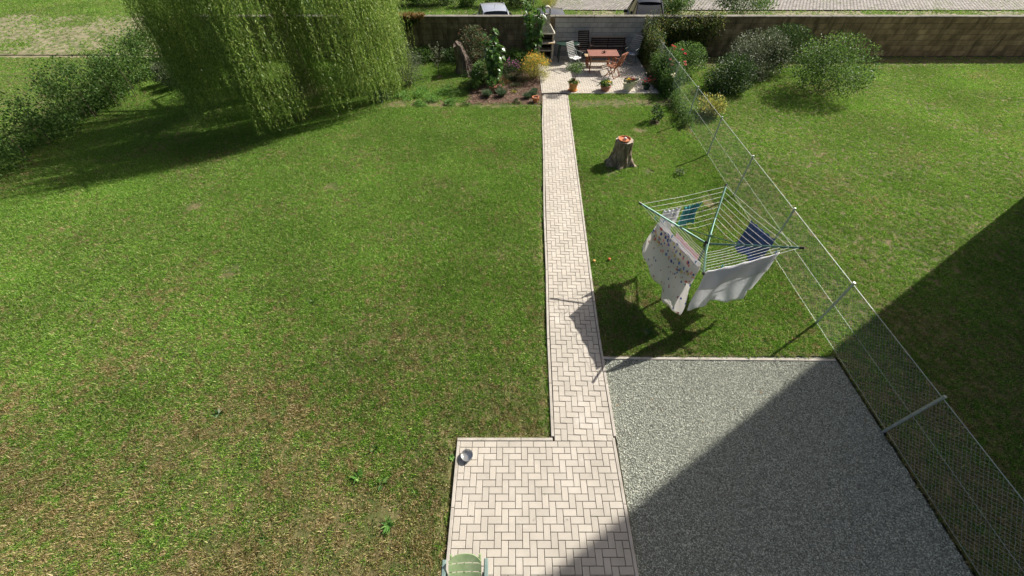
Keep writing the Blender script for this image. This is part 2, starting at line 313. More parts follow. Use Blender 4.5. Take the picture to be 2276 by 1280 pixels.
def grid_surface(name, rows, m, zf=None, dens=None):
    """rows: list of arrays (k,2) all equal length"""
    A = np.array(rows); r, c, _ = A.shape; X, Y = A[..., 0], A[..., 1]
    Z = zf(X, Y) if zf is not None else np.zeros_like(X)
    V = np.stack([X, Y, Z], -1).reshape(-1, 3); I = np.arange(r * c).reshape(r, c)
    F = np.stack([I[:-1, :-1], I[:-1, 1:], I[1:, 1:], I[1:, :-1]], -1).reshape(-1, 4)
    me = mesh_np(name, V, F, m, True)
    if dens is not None:
        at = me.attributes.new('dens', 'FLOAT', 'POINT'); at.data.foreach_set('value', np.asarray(dens(X, Y), np.float32).ravel())
    return me

# ------------------------------------------------------------------ layout (metres)
LY = np.array([2.58, 3.42, 4.28, 4.93, 5.51, 6.42, 7.85, 9.08, 10.54, 12.34, 14.53, 16.64, 22])
LX = np.array([.66, .69, .71, .73, .75, .79, .84, .89, .95, 1.03, 1.12, 1.24, 1.26])
RY = np.array([0, 2.38, 3.4, 4.44, 5.92, 7.79, 9.42, 10.87, 12.61, 14.68, 16.64, 22])
RX = np.array([1.745, 1.775, 1.79, 1.805, 1.85, 1.93, 2.0, 2.055, 2.125, 2.21, 2.29, 2.4])
pl = lambda y: np.interp(y, LY, LX); pr = lambda y: np.interp(y, RY, RX)
TX0, TX1, TY0, TY1 = 1.22, 6.08, 16.78, 21.28      # terrace
FX = 6.42                                         # fence line
PZ = .045                                          # paving top

# ground
me = MB().add([(-120, -60, -.06), (120, -60, -.06), (120, 160, -.06), (-120, 160, -.06)], [(0, 1, 2, 3)]).mesh('ground', LOT); structure(link('ground', me))

# ------------------------------------------------------------------ pavers
def paver_mb(mb, L, Wd, h=.05, b=.004, M4=None):
    x, y = L / 2, Wd / 2; vs = []
    for (sx, sy, z) in ((x, y, -h), (x, y, -b), (x - b, y - b, 0)):
        vs += [(-sx, -sy, z), (sx, -sy, z), (sx, sy, z), (-sx, sy, z)]
    fs = [(8, 9, 10, 11)]
    for r in range(2):
        for q in range(4): a = r * 4 + q; b2 = r * 4 + (q + 1) % 4; fs.append((a, b2, b2 + 4, a + 4))
    if M4 is not None: vs = [tuple(M4 @ Vector(v)) for v in vs]
    mb.add(vs, fs)
CELL = .102; GAP = .0068
def pmesh(l, w): mb = MB(); paver_mb(mb, l, w); return mb.mesh('paver', PAVER)
PM_LONG = pmesh(2 * CELL - GAP, CELL - GAP); PM_HALF = pmesh(CELL - GAP, CELL - GAP)
def herring(nx, ny, off=0):
    out = []; used = set()
    for j in range(ny):
        for i in range(nx):
            if (i, j) in used: continue
            k = (i - j + off) % 4
            if k == 0 and i + 1 < nx: out.append((i + 1, j + .5, 'h')); used |= {(i, j), (i + 1, j)}
            elif k == 3 and j + 1 < ny: out.append((i + .5, j + 1, 'v')); used |= {(i, j), (i, j + 1)}
            else: out.append((i + .5, j + .5, 's')); used.add((i, j))
    return out
def lay(parent, items, limit=300):
    """items: (x, y, angle, type, sx, sy); nearest become objects"""
    items = sorted(items, key=lambda t: t[1]); mb = MB()
    for n, (x, y, a, t, sx) in enumerate(items):
        z = PZ + random.uniform(-.0018, .0018); rot = (random.uniform(-.008, .008), random.uniform(-.008, .008), a + random.uniform(-.006, .006) + (pi / 2 if t == 'v' else 0))
        sc = (sx, 1, 1) if t != 'v' else (1, sx, 1)
        if n < limit:
            o = link('paver', PM_HALF if t == 's' else PM_LONG, parent, (x, y, z), rot); o.scale = sc
        else:
            M4 = Matrix.LocRotScale(Vector((x, y, z)), Euler(rot), Vector(sc)); paver_mb(mb, (1 if t == 's' else 2) * CELL - GAP, CELL - GAP, .05, .004, M4)
    if mb.v: stuff(mb.obj('small_pavers', PAVER, parent))
def edging(parent, pts, w=.055, seg=1.0, z=PZ + .004):
    """concrete edging kerbs along a polyline"""
    P = [Vector((x, y, 0)) for x, y in pts]; run = []
    for a, b in zip(P, P[1:]):
        n = max(1, round((b - a).length / .25))
        for i in range(n): run.append(a.lerp(b, i / n))
    run.append(P[-1]); step = max(1, round(seg / .25)); i = 0
    while i < len(run) - 1:
        j = min(i + step, len(run) - 1); a, b = run[i], run[j]; d = (b - a); L = d.length; 
        if L < .02: break
        mb = MB(); mb.box((0, 0, -.06), (L - .006, w, .12), bev=.005)
        mb.obj('edging_kerb', EDGE, parent).location = ((a + b) / 2 + Vector((0, 0, z + random.uniform(-.003, .003)))); COL.objects[-1].rotation_euler = (0, 0, atan2(d.y, d.x)); i = j

# patio (by the house)
PX0, PX1, PY1 = -.93, 1.745, 2.575
patio = structure(MB().add([(PX0, -1.6, PZ - .03), (PX1, -1.6, PZ - .03), (PX1, PY1, PZ - .03), (PX0, PY1, PZ - .03)], [(0, 1, 2, 3)]).obj('patio', JOINT))
items = []; nx = 25; cw = (PX1 - PX0 - .112) / nx; ny = 34
for j in range(13): items.append((PX0 + .056 + (2 * j + 1) * cw if j < 12 else PX0 + .056 + 24.5 * cw, PY1 - .06 - CELL / 2, 0, 'h' if j < 12 else 's', cw / CELL))
for (i, j, t) in herring(nx, ny, 1): items.append((PX0 + .056 + i * cw, PY1 - .06 - CELL * 2 - (j - .5 - .5) * CELL - .0, 0, t, cw / CELL))
items = [(x, y, a, t, s) for (x, y, a, t, s) in items if y > -1.4]
lay(patio, [(x, y, a, t, s) for x, y, a, t, s in items if y > .3] , 300)
lay(patio, [(x, y, a, t, s) for x, y, a, t, s in items if y <= .3], 0)
edging(patio, [(PX0 + .028, -1.5), (PX0 + .028, PY1 - .06)], .05)
edging(patio, [(PX0, PY1 - .027), (pl(2.58) + .03, PY1 - .027)], .05)
edging(patio, [(PX1 - .027, -1.5), (PX1 - .027, PY1)], .05)
# path
ys = np.arange(PY1, TY0 + .01, .25)
vs = [(float(pl(y)), float(y), PZ - .03) for y in ys] + [(float(pr(y)), float(y), PZ - .03) for y in ys]; n = len(ys)
path = structure(MB().add(vs, [(i, n + i, n + i + 1, i + 1) for i in range(n - 1)]).obj('garden_path', JOINT))
items = []; y0 = PY1 - .056
for (i, j, t) in herring(9, int((TY0 - y0) / CELL), 2):
    y = y0 + j * CELL; a, b = float(pl(y)) + .06, float(pr(y)) - .058; cwp = (b - a) / 9
    items.append((a + i * cwp, y, -.045, t, cwp / CELL))
lay(path, items)
edging(path, [(float(pl(y)) + .026 + .007 * sin(y * 5) + .004 * sin(y * 13), float(y)) for y in np.arange(PY1 + .02, TY0, .25)], .05)
edging(path, [(float(pr(y)) - .026, float(y)) for y in np.arange(PY1 + .02, TY0, .25)], .05)
# terrace
terr = structure(MB().add([(TX0, TY0, PZ - .03), (TX1, TY0, PZ - .03), (TX1 + .1, TY1, PZ - .03), (TX0, TY1, PZ - .03)], [(0, 1, 2, 3)]).obj('terrace', JOINT))
items = []; cwt = CELL
for (i, j, t) in herring(32, int((TY1 - TY0 - .06) / CELL), 0): items.append((TX0 + .06 + i * cwt, TY0 + .06 + j * CELL, 0, t, 1))
x0 = TX0 + .06 + 32 * CELL
for i in range(int((TX1 - x0) / CELL)):
    for j in range(22): items.append((x0 + (i + .5) * CELL, TY0 + .06 + (j + .5) * 2 * CELL - (CELL if i % 2 else 0) * 0, 0, 'v', 1))
lay(terr, items)
edging(terr, [(float(pr(TY0)) - .03, TY0 + .027), (TX1, TY0 + .027)], .05)
edging(terr, [(TX0 + .028, TY0 + .01), (TX0 + .02, TY1 - .4)], .05)

# ------------------------------------------------------------------ lawns, beds, gravel
bump = lambda X, Y: (vnoise(X, Y, 1.2, 3) - .5) * .035 + (vnoise(X + 40, Y, 6, 4, 2) - .5) * .012 + .006
def bed_mask(X, Y):
    e = (vnoise(X, Y, 1.1, 9) - .5) * .8
    m1 = smoothstep(X, -2.0 + .0, -1.7) * (X < TX0 + .05) * smoothstep(Y + e * .3, 15.8, 15.95)                      # mulch bed, full
    m2 = smoothstep(X + e, -5.2, -4.7) * smoothstep(Y + e * .6, 15.35, 15.6) * (1 - smoothstep(Y + e, 16.0, 16.5)) * .92      # thin bare strip
    m3 = smoothstep(X, -20, -19) * smoothstep(Y + e * .5, 20.6, 20.9)
    return np.clip(np.maximum(np.maximum(m1, m2), m3), 0, 1)
SPOTS = [(-5.35, 10.1, .28), (-3.6, 9.35, .14), (-1.9, 1.4, .2), (-.98, 1.2, .16), (-1.5, .3, .6), (3.0, 15.8, .25), (3.05, 11.5, .18), (3.1, 10.9, .25), (4.2, 10.9, .22), (4.6, 13.6, .3),
         (-6.7, 6.6, .3), (-9, 9.2, .35), (2.6, 5.6, .12), (5.6, 9.3, .3), (-8.7, 17, 1.3)]
def dens_left(X, Y):
    d = np.ones_like(X); n = vnoise(X, Y, .9, 21, 4); d = .8 + .5 * smoothstep(n, .3, .62)
    near = 1 - smoothstep(Y, .3, 4.5); d = d * (1 - near * .28 * smoothstep(vnoise(X, Y, 1.4, 31, 4), .35, .6))
    d = d * (1 - bed_mask(X, Y))
    for (a, b, r) in SPOTS: q = np.hypot(X - a, (Y - b)) + (vnoise(X, Y, 3, 5) - .5) * r; d = d * smoothstep(q, r * .5, r * 1.15)
    return d
def edge_fade(d, X, xe, sgn, Y=None):
    e = np.abs(X - xe); w = .05 + .09 * vnoise(X, Y if Y is not None else X, 2.3, 77); return d * smoothstep(e, w * .45, w * 1.5)
def lawn_rows(x0f, x1f, y0, y1, step=.12):
    yy = np.arange(y0, y1 + step * .5, step); n = 0; xs0 = [float(x0f(y)) for y in yy]; xs1 = [float(x1f(y)) for y in yy]
    n = int(max(b - a for a, b in zip(xs0, xs1)) / step) + 2; t = np.linspace(0, 1, n)
    return [np.stack([a + (b - a) * t, np.full(n, y)], 1) for a, b, y in zip(xs0, xs1, yy)]
def sink(zf, xe):   # the turf rounds down to the paving edge
    return lambda X, Y: zf(X, Y) + .012 - .06 * (1 - smoothstep(np.abs(X - xe(Y)), .015, .07))
xe_left = lambda Y: np.where(Y < PY1, PX0, np.where(Y < TY0, pl(Y), TX0))
def blade_mesh(name, nb, R, hmin, hmax, w, m, lean=.6, curl=.4):
    a = rng.random(nb) * 2 * pi; r = R * np.sqrt(rng.random(nb)); B = np.stack([r * np.cos(a), r * np.sin(a), np.full(nb, -.006)], 1)
    ld = rng.random(nb) * 2 * pi; l = rng.random(nb) * lean; D = np.stack([np.cos(ld) * l, np.sin(ld) * l, np.ones(nb)], 1); D = unit(D)
    H = hmin + (hmax - hmin) * rng.random(nb)[:, None]; Sx = np.stack([-np.sin(ld), np.cos(ld), np.zeros(nb)], 1); th = rng.random(nb)[:, None] * 6.28
    Sx = Sx * np.cos(th) + np.stack([np.cos(ld), np.sin(ld), np.zeros(nb)], 1) * np.sin(th); w2 = w * (.6 + .8 * rng.random(nb)[:, None])
    out = np.stack([np.cos(ld), np.sin(ld), np.zeros(nb)], 1)
    M1 = B + D * H * .55; T = B + D * H * .95 + out * H * curl * rng.random(nb)[:, None] - np.array([0, 0, 1]) * H * .1
    V = np.stack([B - Sx * w2 / 2, B + Sx * w2 / 2, M1 + Sx * w2 * .42, T, M1 - Sx * w2 * .42], 1).reshape(-1, 3)
    return mesh_np(name, V, np.arange(nb * 5).reshape(nb, 5), m)
TUFT = proto_collection('grass_tufts', [blade_mesh('tuft', 40, .07, .02, .062, .0075, GRASS, .9, .5) for _ in range(5)])
ROUGHT = proto_collection('rough_tufts', [blade_mesh('rough_tuft', 30, .08, .05, .13, .007, GRASS, .7, .5) for _ in range(3)])
GD = 300
def lawn(name, x0f, x1f, y0, y1, dens, xe=None, dn=GD, coll=TUFT, step=.12):
    rows = lawn_rows(x0f, x1f, y0, y1, step); zf = sink(bump, xe) if xe else bump
    structure(link(name, grid_surface(name, rows, THATCH, zf)))
    o = scatter('grass', grid_surface('grass', rows, GRASS, zf, dens), coll, dn, .7, 1.25)
    return o
lawn('lawn', lambda y: -17, lambda y: PX0 - .004, -1.0, PY1 + .06, lambda X, Y: edge_fade(dens_left(X, Y), X, PX0, 1, Y), lambda Y: PX0 + 0 * Y)
lawn('lawn', lambda y: -17, lambda y: pl(y) - .004 if y < TY0 else TX0 - .004, PY1 + .004, 21.2,
     lambda X, Y: edge_fade(dens_left(X, Y), X, xe_left(Y), 1, Y) * smoothstep(Y - PY1 + (X < PX0 - .05) * 1., .05, .14), lambda Y: np.where(Y < TY0, pl(Y), TX0))
lawn('lawn', lambda y: pr(y) + .004, lambda y: FX + .0, 4.2, TY0 - .004,
     lambda X, Y: edge_fade(dens_left(X, Y), X, pr(Y), 1, Y) * smoothstep(Y, 4.23, 4.32) * 1.1 * (1 - .8 * smoothstep(X, 6.1, 6.3) * smoothstep(Y, 12, 14)), lambda Y: pr(Y))
lawn('neighbour_lawn', lambda y: FX + .01, lambda y: 15.2, -1, 9.8, lambda X, Y: .5 + .8 * vnoise(X, Y, .8, 41, 4), None, 200, step=.2)
lawn('side_lawn', lambda y: -30, lambda y: -16.2, 4, 21.2, lambda X, Y: .5 + .8 * vnoise(X, Y, .8, 43, 4), None, 120, step=.3)
lawn('neighbour_lawn', lambda y: FX + .01, lambda y: 27, 9.82, 21.2, lambda X, Y: (.5 + .8 * vnoise(X, Y, .8, 41, 4)) * (1 - .9 * smoothstep(Y, 19.8, 20.4)), None, 200, step=.2)
verge = structure(link('verge', grid_surface('verge', lawn_rows(lambda y: -40, lambda y: 40, 21.6, 34, .3), LOT, lambda X, Y: bump(X, Y) - .03)))
scatter('grass', grid_surface('grass', lawn_rows(lambda y: -40, lambda y: 40, 21.6, 34, .3), GRASS, lambda X, Y: bump(X, Y) - .03,
        lambda X, Y: np.clip(.12 + .55 * smoothstep(vnoise(X, Y, .7, 51, 4), .45, .7) + .9 * smoothstep(Y + (X + 6) * .05, 27, 28.5) * (1 - smoothstep(X, 2., 6.)), 0, 1)), ROUGHT, 90, .6, 1.2)

# coarse clumps, weeds in the joints, a few fallen leaves
def patchy(X, Y): return np.clip(smoothstep(vnoise(X, Y, .8, 91, 3), .5, .75) + .12, 0, 1)
for nm_, x0f, x1f, a_, b_ in (('coarse_grass', lambda y: -17, lambda y: (PX0 if y < PY1 + .1 else float(pl(y))) - .06, .1, 15.6), ('coarse_grass', lambda y: pr(y) + .05, lambda y: FX - .05, 4.3, 16.6), ('coarse_grass', lambda y: FX + .1, lambda y: 15, 2, 20)):
    scatter(nm_, grid_surface(nm_, lawn_rows(x0f, x1f, a_, b_, .25), GRASS, bump, patchy), ROUGHT, 9, .35, .75)
# grass creeping over the kerbs
ev = []; 
for k in range(900):
    y = random.uniform(0.1, 16.4); left = random.random() < .5
    if left: x = (PX0 if y < PY1 else float(pl(y))) - random.uniform(.02, .07)
    else:
        y = random.uniform(4.2, 16.6); x = float(pr(y)) + random.uniform(.0, .05)
    if vnoise(np.array([x * 3]), np.array([y * 1.0]), 1.2, 12, 2)[0] > .48: ev.append((x, y, -.005))
ev = np.repeat(np.array(ev), 14, 0) + rng.normal(size=(len(ev) * 14, 3)) * [.015, .03, 0]
stuff(link('edge_grass', leaf_mesh('edge_grass', ev, rng.normal(size=ev.shape) * [.6, .6, .2] + [0, 0, .8], .04 + .045 * rng.random(len(ev)), .007, GRASS, .3)))
jw = []
for k in range(46):
    jw.append((random.uniform(PX0 + .1, PX1 - .1), PY1 - .062 - CELL * random.randint(4, 20), PZ - .01) if k < 16 else (float(pl(6)) + random.uniform(-.05, .9) + .0, random.uniform(2.8, 16), PZ - .012))
jw = np.repeat(np.array(jw), 7, 0) + rng.normal(size=(len(jw) * 7, 3)) * [.012, .004, 0]
stuff(link('joint_weeds', leaf_mesh('joint_weeds', jw, rng.normal(size=jw.shape) * [.8, .8, .2] + [0, 0, .6], .016 + .014 * rng.random(len(jw)), .006, LEAF_MID, .3)))
fl = np.stack([np.concatenate([rng.random(120) * 12 - 11, rng.random(70) * 4.4 + 1.9]), np.concatenate([rng.random(120) * 14 + .4, rng.random(70) * 11 + .6]), np.full(190, .035)], 1)
fl[:, 2] = np.where((fl[:, 0] > 1.8) & (fl[:, 1] < 4.1), .012, .045)
stuff(link('fallen_leaves', leaf_mesh('fallen_leaves', fl, rng.normal(size=fl.shape) * [1, 1, .12], .03 + .03 * rng.random(190), .022, LEAF_RUST, .1)))

# mulch bed
rows = lawn_rows(lambda y: -2.0, lambda y: TX0 - .01, 15.75, 21.2, .1)
structure(link('flower_bed_soil', grid_surface('flower_bed_soil', rows, SOIL, lambda X, Y: bump(X, Y) + .03 * smoothstep(Y, 15.75, 15.95) * smoothstep(X, -2, -1.8) + (vnoise(X, Y, 7, 8, 2) - .5) * .03 - .012)))
def rock(name, r, m, flat=.6, nsub=1):
    import bmesh
    bm = bmesh.new(); bmesh.ops.create_icosphere(bm, subdivisions=nsub, radius=r)
    for v in bm.verts: v.co = Vector((v.co.x * random.uniform(.7, 1.3), v.co.y * random.uniform(.7, 1.2), v.co.z * flat * random.uniform(.8, 1.2)))
    me = bpy.data.meshes.new(name); bm.to_mesh(me); bm.free(); me.materials.append(m); return me
CHIP = mat('mulch_chip', [(.3, (.09, .05, .035)), (.6, (.2, .12, .085)), (.8, (.36, .26, .2))], 20, .95, 0, rand=.5)
chips = []
for k in range(3): mb = MB(); mb.box((0, 0, .004), (.05 - .012 * k, .022, .008), (.1, .2, 0)); chips.append(mb.mesh('chip', CHIP))
scatter('bark_mulch', grid_surface('bark_mulch', rows, CHIP, lambda X, Y: bump(X, Y) + .022, lambda X, Y: bed_mask(X, Y)), proto_collection('chips', chips + [rock('clod', .013, CHIP)]), 520, .5, 1.3, tilt=.6)
# gravel
gr = [lawn_rows(lambda y: pr(y) + .004, lambda y: FX - .03, -1.0, 4.12, .2)]
structure(link('gravel_bed', grid_surface('gravel_bed', gr[0], GRAVELG, lambda X, Y: 0 * X - .008)))
scatter('gravel', grid_surface('gravel', gr[0], GRAVELB, lambda X, Y: 0 * X - .002, lambda X, Y: 1 + 0 * X), proto_collection('pebbles', [rock('pebble', .0085, GRAVELB) for _ in range(4)]), 4600, .55, 1.5, tilt=.8)
gk = structure(bpy.data.objects.new('gravel_border', None)); COL.objects.link(gk)
edging(gk, [(float(pr(4.16)) + .0, 4.165), (3.19, 4.15), (FX - .05, 4.12)], .055, z=.02)

# ------------------------------------------------------------------ walls
def block_wall(name, label, x0, x1, y, h, bl, bh, bm_, mm, coping=True):
    t = thing(name, label, 'wall', (x0, y, 0)); L = x1 - x0
    MB().box((L / 2, .12, h / 2 - .03), (L, .21, h + .06)).obj('mortar_core', mm, t)
    nr = round(h / bh); bh = h / nr; nb = int(L / bl); cache = {}
    for r in range(nr):
        xs = [0] + [(k + (.5 if r % 2 else 0)) * bl for k in range(1 if r % 2 == 0 else 0, 400) if 0.05 < (k + (.5 if r % 2 else 0)) * bl < L - .05] + [L]
        for a, b in zip(xs, xs[1:]):
            w = round(b - a - .012, 3)
            if w not in cache: cache[w] = MB().box((0, 0, 0), (w, .24, bh - .014), bev=.006).mesh('block', bm_)
            link('block', cache[w], t, ((a + b) / 2, .12 + random.uniform(-.004, .004), (r + .5) * bh), (0, 0, random.uniform(-.004, .004)))
    if coping:
        n = max(1, round(L / 1.0)); cm = MB().box((0, 0, 0), (L / n - .008, .29, .05), bev=.008).mesh('coping_slab', COPING)
        for k in range(n): link('coping_slab', cm, t, ((k + .5) * L / n, .12, h + .027 + random.uniform(-.003, .003)))
    return t
WY, WH = 21.32, 1.60
block_wall('block_wall', 'dark brown weathered concrete block wall behind the flower bed and the willow', -17, 1.98, WY, WH, .5, .23, WALLB, MORTAR)
block_wall('block_wall', 'light grey painted block wall at the back of the paved terrace', 1.99, FX + .1, WY, WH, .4, .2, WALLP, MORTARP)
block_wall('block_wall', 'weathered block wall at the end of the garden beyond the wire fence', FX + .11, 28, WY, WH, .5, .23, WALLB, MORTAR)

# ------------------------------------------------------------------ plants
def clumps(c, r, n, k=14, sd=.3, flatb=0, shell=.55):
    """points in an ellipsoid with clumps; c centre, r radii"""
    u = unit(rng.normal(size=(k, 3))) * (shell + (1 - shell) * rng.random((k, 1))); P = u[rng.integers(0, k, n)] + rng.normal(size=(n, 3)) * sd
    ln = np.linalg.norm(P, axis=1, keepdims=True); P = np.where(ln > 1.3, P / ln * (1.05 + .22 * rng.random((n, 1))), P)
    return P * np.array(r) + np.array(c), unit(P)
def bush(name, label, cat, x, y, r, h, n, ll, lw, m, z0=.05, stems=7, k=16, sd=.28, group=None, up=.3, flower=None, stem_mat=None, ry=None, droop=.15):
    t = thing(name, label, cat, (x, y, 0), 0, group)
    P, D = clumps((0, 0, z0 + (h - z0) / 2), (r, ry or r, (h - z0) / 2), n, k, sd); P[:, 2] = np.maximum(P[:, 2], .02)
    D = unit(D + rng.normal(size=D.shape) * .8 + np.array([0, 0, up]))
    link('foliage', leaf_mesh('foliage', P, D, ll * (.6 + .7 * rng.random(n)), lw * (.7 + .6 * rng.random(n)), m, droop), t)
    if stems:
        mb = MB()
        for i in range(stems):
            q = P[rng.integers(0, n)]; mb.tube([(q[0] * .12, q[1] * .12, -.02), (q[0] * .4, q[1] * .4, q[2] * .5), tuple(q)], [.012 * min(1, h) + .002, .008 * min(1, h) + .001, .002], 5)
        mb.obj('stems', stem_mat or TWIG, t)
    if flower:
        for (fm, cnt, size, zmin, nm) in flower:
            ok = P[(P[:, 2] > zmin * h)]; idx = rng.integers(0, len(ok), cnt); o_ = ok[idx]; d = unit(o_ - np.array([0, 0, h * .3])); C = o_ + d * ll * .6
            pts = np.repeat(C, 5, 0); a = np.tile(np.arange(5) * 2 * pi / 5, cnt) + np.repeat(rng.random(cnt) * 6, 5); dd = np.stack([np.cos(a), np.sin(a), .5 + .4 * rng.random(cnt * 5)], 1)
            link(nm, leaf_mesh(nm, pts, dd, size * (.7 + .5 * rng.random(cnt * 5)), size * .8, fm, .2), t)
    return t

# weeping willow
wt = thing('willow_tree', 'weeping willow with a long hanging green curtain of foliage over the lawn', 'tree', (-8.7, 17.0, 0))
mb = MB(); mb.tube([(0, .3, -.1), (.05, .25, .8), (-.1, .3, 2.0), (.1, .3, 3.2)], [.42, .32, .27, .22], 14)
mb.obj('trunk', BARK, wt, True)
mb = MB()
for i in range(11):
    a = i * 2 * pi / 11 + .3; R = 2.6 + (i % 3) * .6; z = 5.2 + (i % 4) * .4
    mb.tube([(0, .3, 2.3 + .08 * i), (cos(a) * R * .35, .3 + sin(a) * R * .35, z * .85), (cos(a) * R * .75, sin(a) * R * .75, z), (cos(a) * R * 1.2, sin(a) * R * 1.2, z - .8)], [.13, .09, .055, .02], 7)
mb.obj('limbs', BARK, wt, True)
def willow_strands(n, rmin, rmax, a0, a1):
    C = []; D = []; W_ = []; Sp = []
    ng = 105; ga = a0 + (a1 - a0) * rng.random(ng); gr_ = rmin + (rmax - rmin) * rng.random(ng)**.6; gz = 3.6 + 3.0 * rng.random(ng)
    gb = .1 + .9 * rng.random(ng)**1.6
    for s in range(n):
        g = rng.integers(0, ng); a = ga[g] + rng.normal() * .07; r = gr_[g] + rng.normal() * .16
        top = gz[g] + rng.normal() * .35; bot = max(.06, gb[g] + abs(rng.normal()) * .25 + (rmax - r) * .5); spread = .16 * (.5 + rng.random())
        if top - bot < .6: continue
        m = int((top - bot) / .046); t = np.linspace(0, 1, m); z = top + (bot - top) * t
        rr = r - spread * 1.6 * (1 - t)**2 * 2 + .05 * np.sin(t * 5 + s); aa = a + .025 * np.sin(t * 4 + s * 1.7)
        rr = rr * (1 + .06 * np.sin(3.3 * aa + 1) + .04 * np.sin(8 * aa)); P = np.stack([rr * np.cos(aa), rr * np.sin(aa), z], 1); Sp.append(P[::max(1, m // 6)])
        side = rng.random(m) * 2 * pi; d = np.stack([np.cos(side) * .65, np.sin(side) * .65, -.75 + .35 * rng.normal(size=m)], 1); C.append(P); D.append(d)
    return np.concatenate(C), np.concatenate(D), Sp
C, D, Sp = willow_strands(2600, 2.6, 4.15, -pi * .95, pi * .35)
link('foliage', leaf_mesh('foliage', C, D, .095 * (.6 + .7 * rng.random(len(C))), .02, LEAF_WILLOW, .1), wt)
mb = MB()
for P in Sp[::6]: mb.tube([tuple(p) for p in P], .003, 3, cap=False)
mb.obj('hanging_twigs', STEM, wt)
C, D = clumps((0, .2, 5.2), (3.3, 3.3, 1.7), 16000, 30, .25); link('crown', leaf_mesh('crown', C, unit(D + rng.normal(size=D.shape)), .12, .024, LEAF_WILLOW), wt)

# rust-edged creeper on the wall by the willow
t = thing('wall_creeper', 'dark green creeper with rusty orange top spilling over the brown wall beside the willow', 'creeper', (-5.6, 21.25, 0))
n = 5200; x = -1.2 + rng.random(n) * 2.8; z = 1.0 + .72 * rng.random(n) ** .7; keep = z > 1.72 - .8 * np.clip(1 - (x / 1.6)**2, .1, 1) * (.6 + .5 * vnoise(x, x * 0, 2, 3)); x, z = x[keep], z[keep]; y = -.04 - .14 * rng.random(len(x))
top = z > 1.58
P = np.stack([x, y, z], 1); d = unit(rng.normal(size=P.shape) + np.array([0, -1.2, -.4]))
link('ivy_leaves', leaf_mesh('ivy_leaves', P[~top], d[~top], .07, .05, LEAF_IVY), t)
nn = 1500; P2 = np.stack([-1.3 + 2.9 * rng.random(nn), -.12 + .42 * rng.random(nn), 1.66 + .1 * rng.random(nn)], 1)
link('rusty_leaves', leaf_mesh('rusty_leaves', np.concatenate([P[top], P2]), unit(rng.normal(size=(top.sum() + nn, 3)) + np.array([0, -.4, .8])), .07, .05, LEAF_RUST), t)
# trailing shoot in front of the wall
t = thing('trailing_shoot', 'thin leafy shoots hanging down the brown wall beside the willow', 'creeper', (-5.3, 20.2, 0))
C = []
for k in range(7):
    m = 46; tt = np.linspace(0, 1, m); C.append(np.stack([.12 * k - .3 + .25 * tt + .05 * np.sin(tt * 9 + k), -.1 * k * .3 + 0 * tt, 1.9 - (1.0 + .12 * k) * tt], 1))
mb = MB(); [mb.tube([tuple(p) for p in c[::6]], .005, 4, cap=False) for c in C]; mb.obj('stems', STEM, t)
C = np.repeat(np.concatenate(C), 3, 0); link('foliage', leaf_mesh('foliage', C, rng.normal(size=C.shape), .09, .035, LEAF_MID), t)

bush('dark_shrub', 'open dark green shrub at the edge of the willow curtain', 'shrub', -4.35, 17.6, .62, 1.45, 3600, .055, .022, LEAF_OLIVE, .1, 16, 24, .22)
for (x, y, r_, h_, lb) in ((-4.35, 16.35, .3, .22, 'leafy weed clump in the rough strip just right of the willow shade'), (-3.75, 16.75, .35, .25, 'leafy weed clump in the grass below the dark shrub'),
                    (-3.2, 16.3, .3, .2, 'leafy weed clump in the middle of the bare strip'), (-2.65, 16.9, .35, .28, 'taller weed clump left of the rose bush'), (-3.6, 15.75, .2, .12, 'flat weed at the lower edge of the bare strip'), (-2.4, 15.85, .22, .16, 'flat weed left of the corner of the mulch bed')):
    bush('weed_clump', lb, 'weed', x, y, r_, h_, 420, .06, .03, LEAF_YGW, .01, 3, 14, .35)
bush('low_plant', 'small low clump of grey-green leaves under the willow curtain', 'plant', -5.15, 16.1, .3, .35, 500, .09, .03, LEAF_LAV, .02, 3)
# olive sapling
t = thing('olive_sapling', 'slim grey-green olive sapling standing alone in the grass before the brown wall', 'tree', (-3.25, 18.75, 0))
mb = MB(); tips = []
mb.tube([(0, 0, -.05), (.01, 0, .3), (0, .02, .7), (.02, .02, 1.15)], [.018, .015, .012, .006], 7)
for k in range(13):
    a = k * 2.4; z = .3 + .055 * k; L = .42 - .012 * k; p = [(0, 0, z), (cos(a) * L * .5, sin(a) * L * .5, z + .14), (cos(a) * L, sin(a) * L, z + .34)]; mb.tube(p, [.007, .005, .002], 5); tips.append(p)
mb.obj('trunk', TWIG, t)
C = []
for p in tips:
    for q in range(26): f = .25 + .75 * rng.random(); C.append(np.array(p[1]) * (1 - f) + np.array(p[2]) * f if f > .5 else np.array(p[0]) * (1 - 2 * f) + np.array(p[1]) * 2 * f)
for q in range(60): C.append(np.array((.01, .02, .6 + .6 * rng.random())))
C = np.array(C) + rng.normal(size=(len(C), 3)) * .02; link('crown', leaf_mesh('crown', C, rng.normal(size=C.shape) + np.array([0, 0, .8]), .075, .022, LEAF_OLIVE), t)
# earth mounds
mb = MB(); mb.lathe([(.2, -.02), (.17, .02), (.1, .045), (.02, .05)], 14, sx=1.2); o = mb.obj('earth_mound', SOIL, None, True); o.location = (-3.22, 18.6, 0); tag(o, 'small heap of bare earth round the olive sapling', 'earth mound')

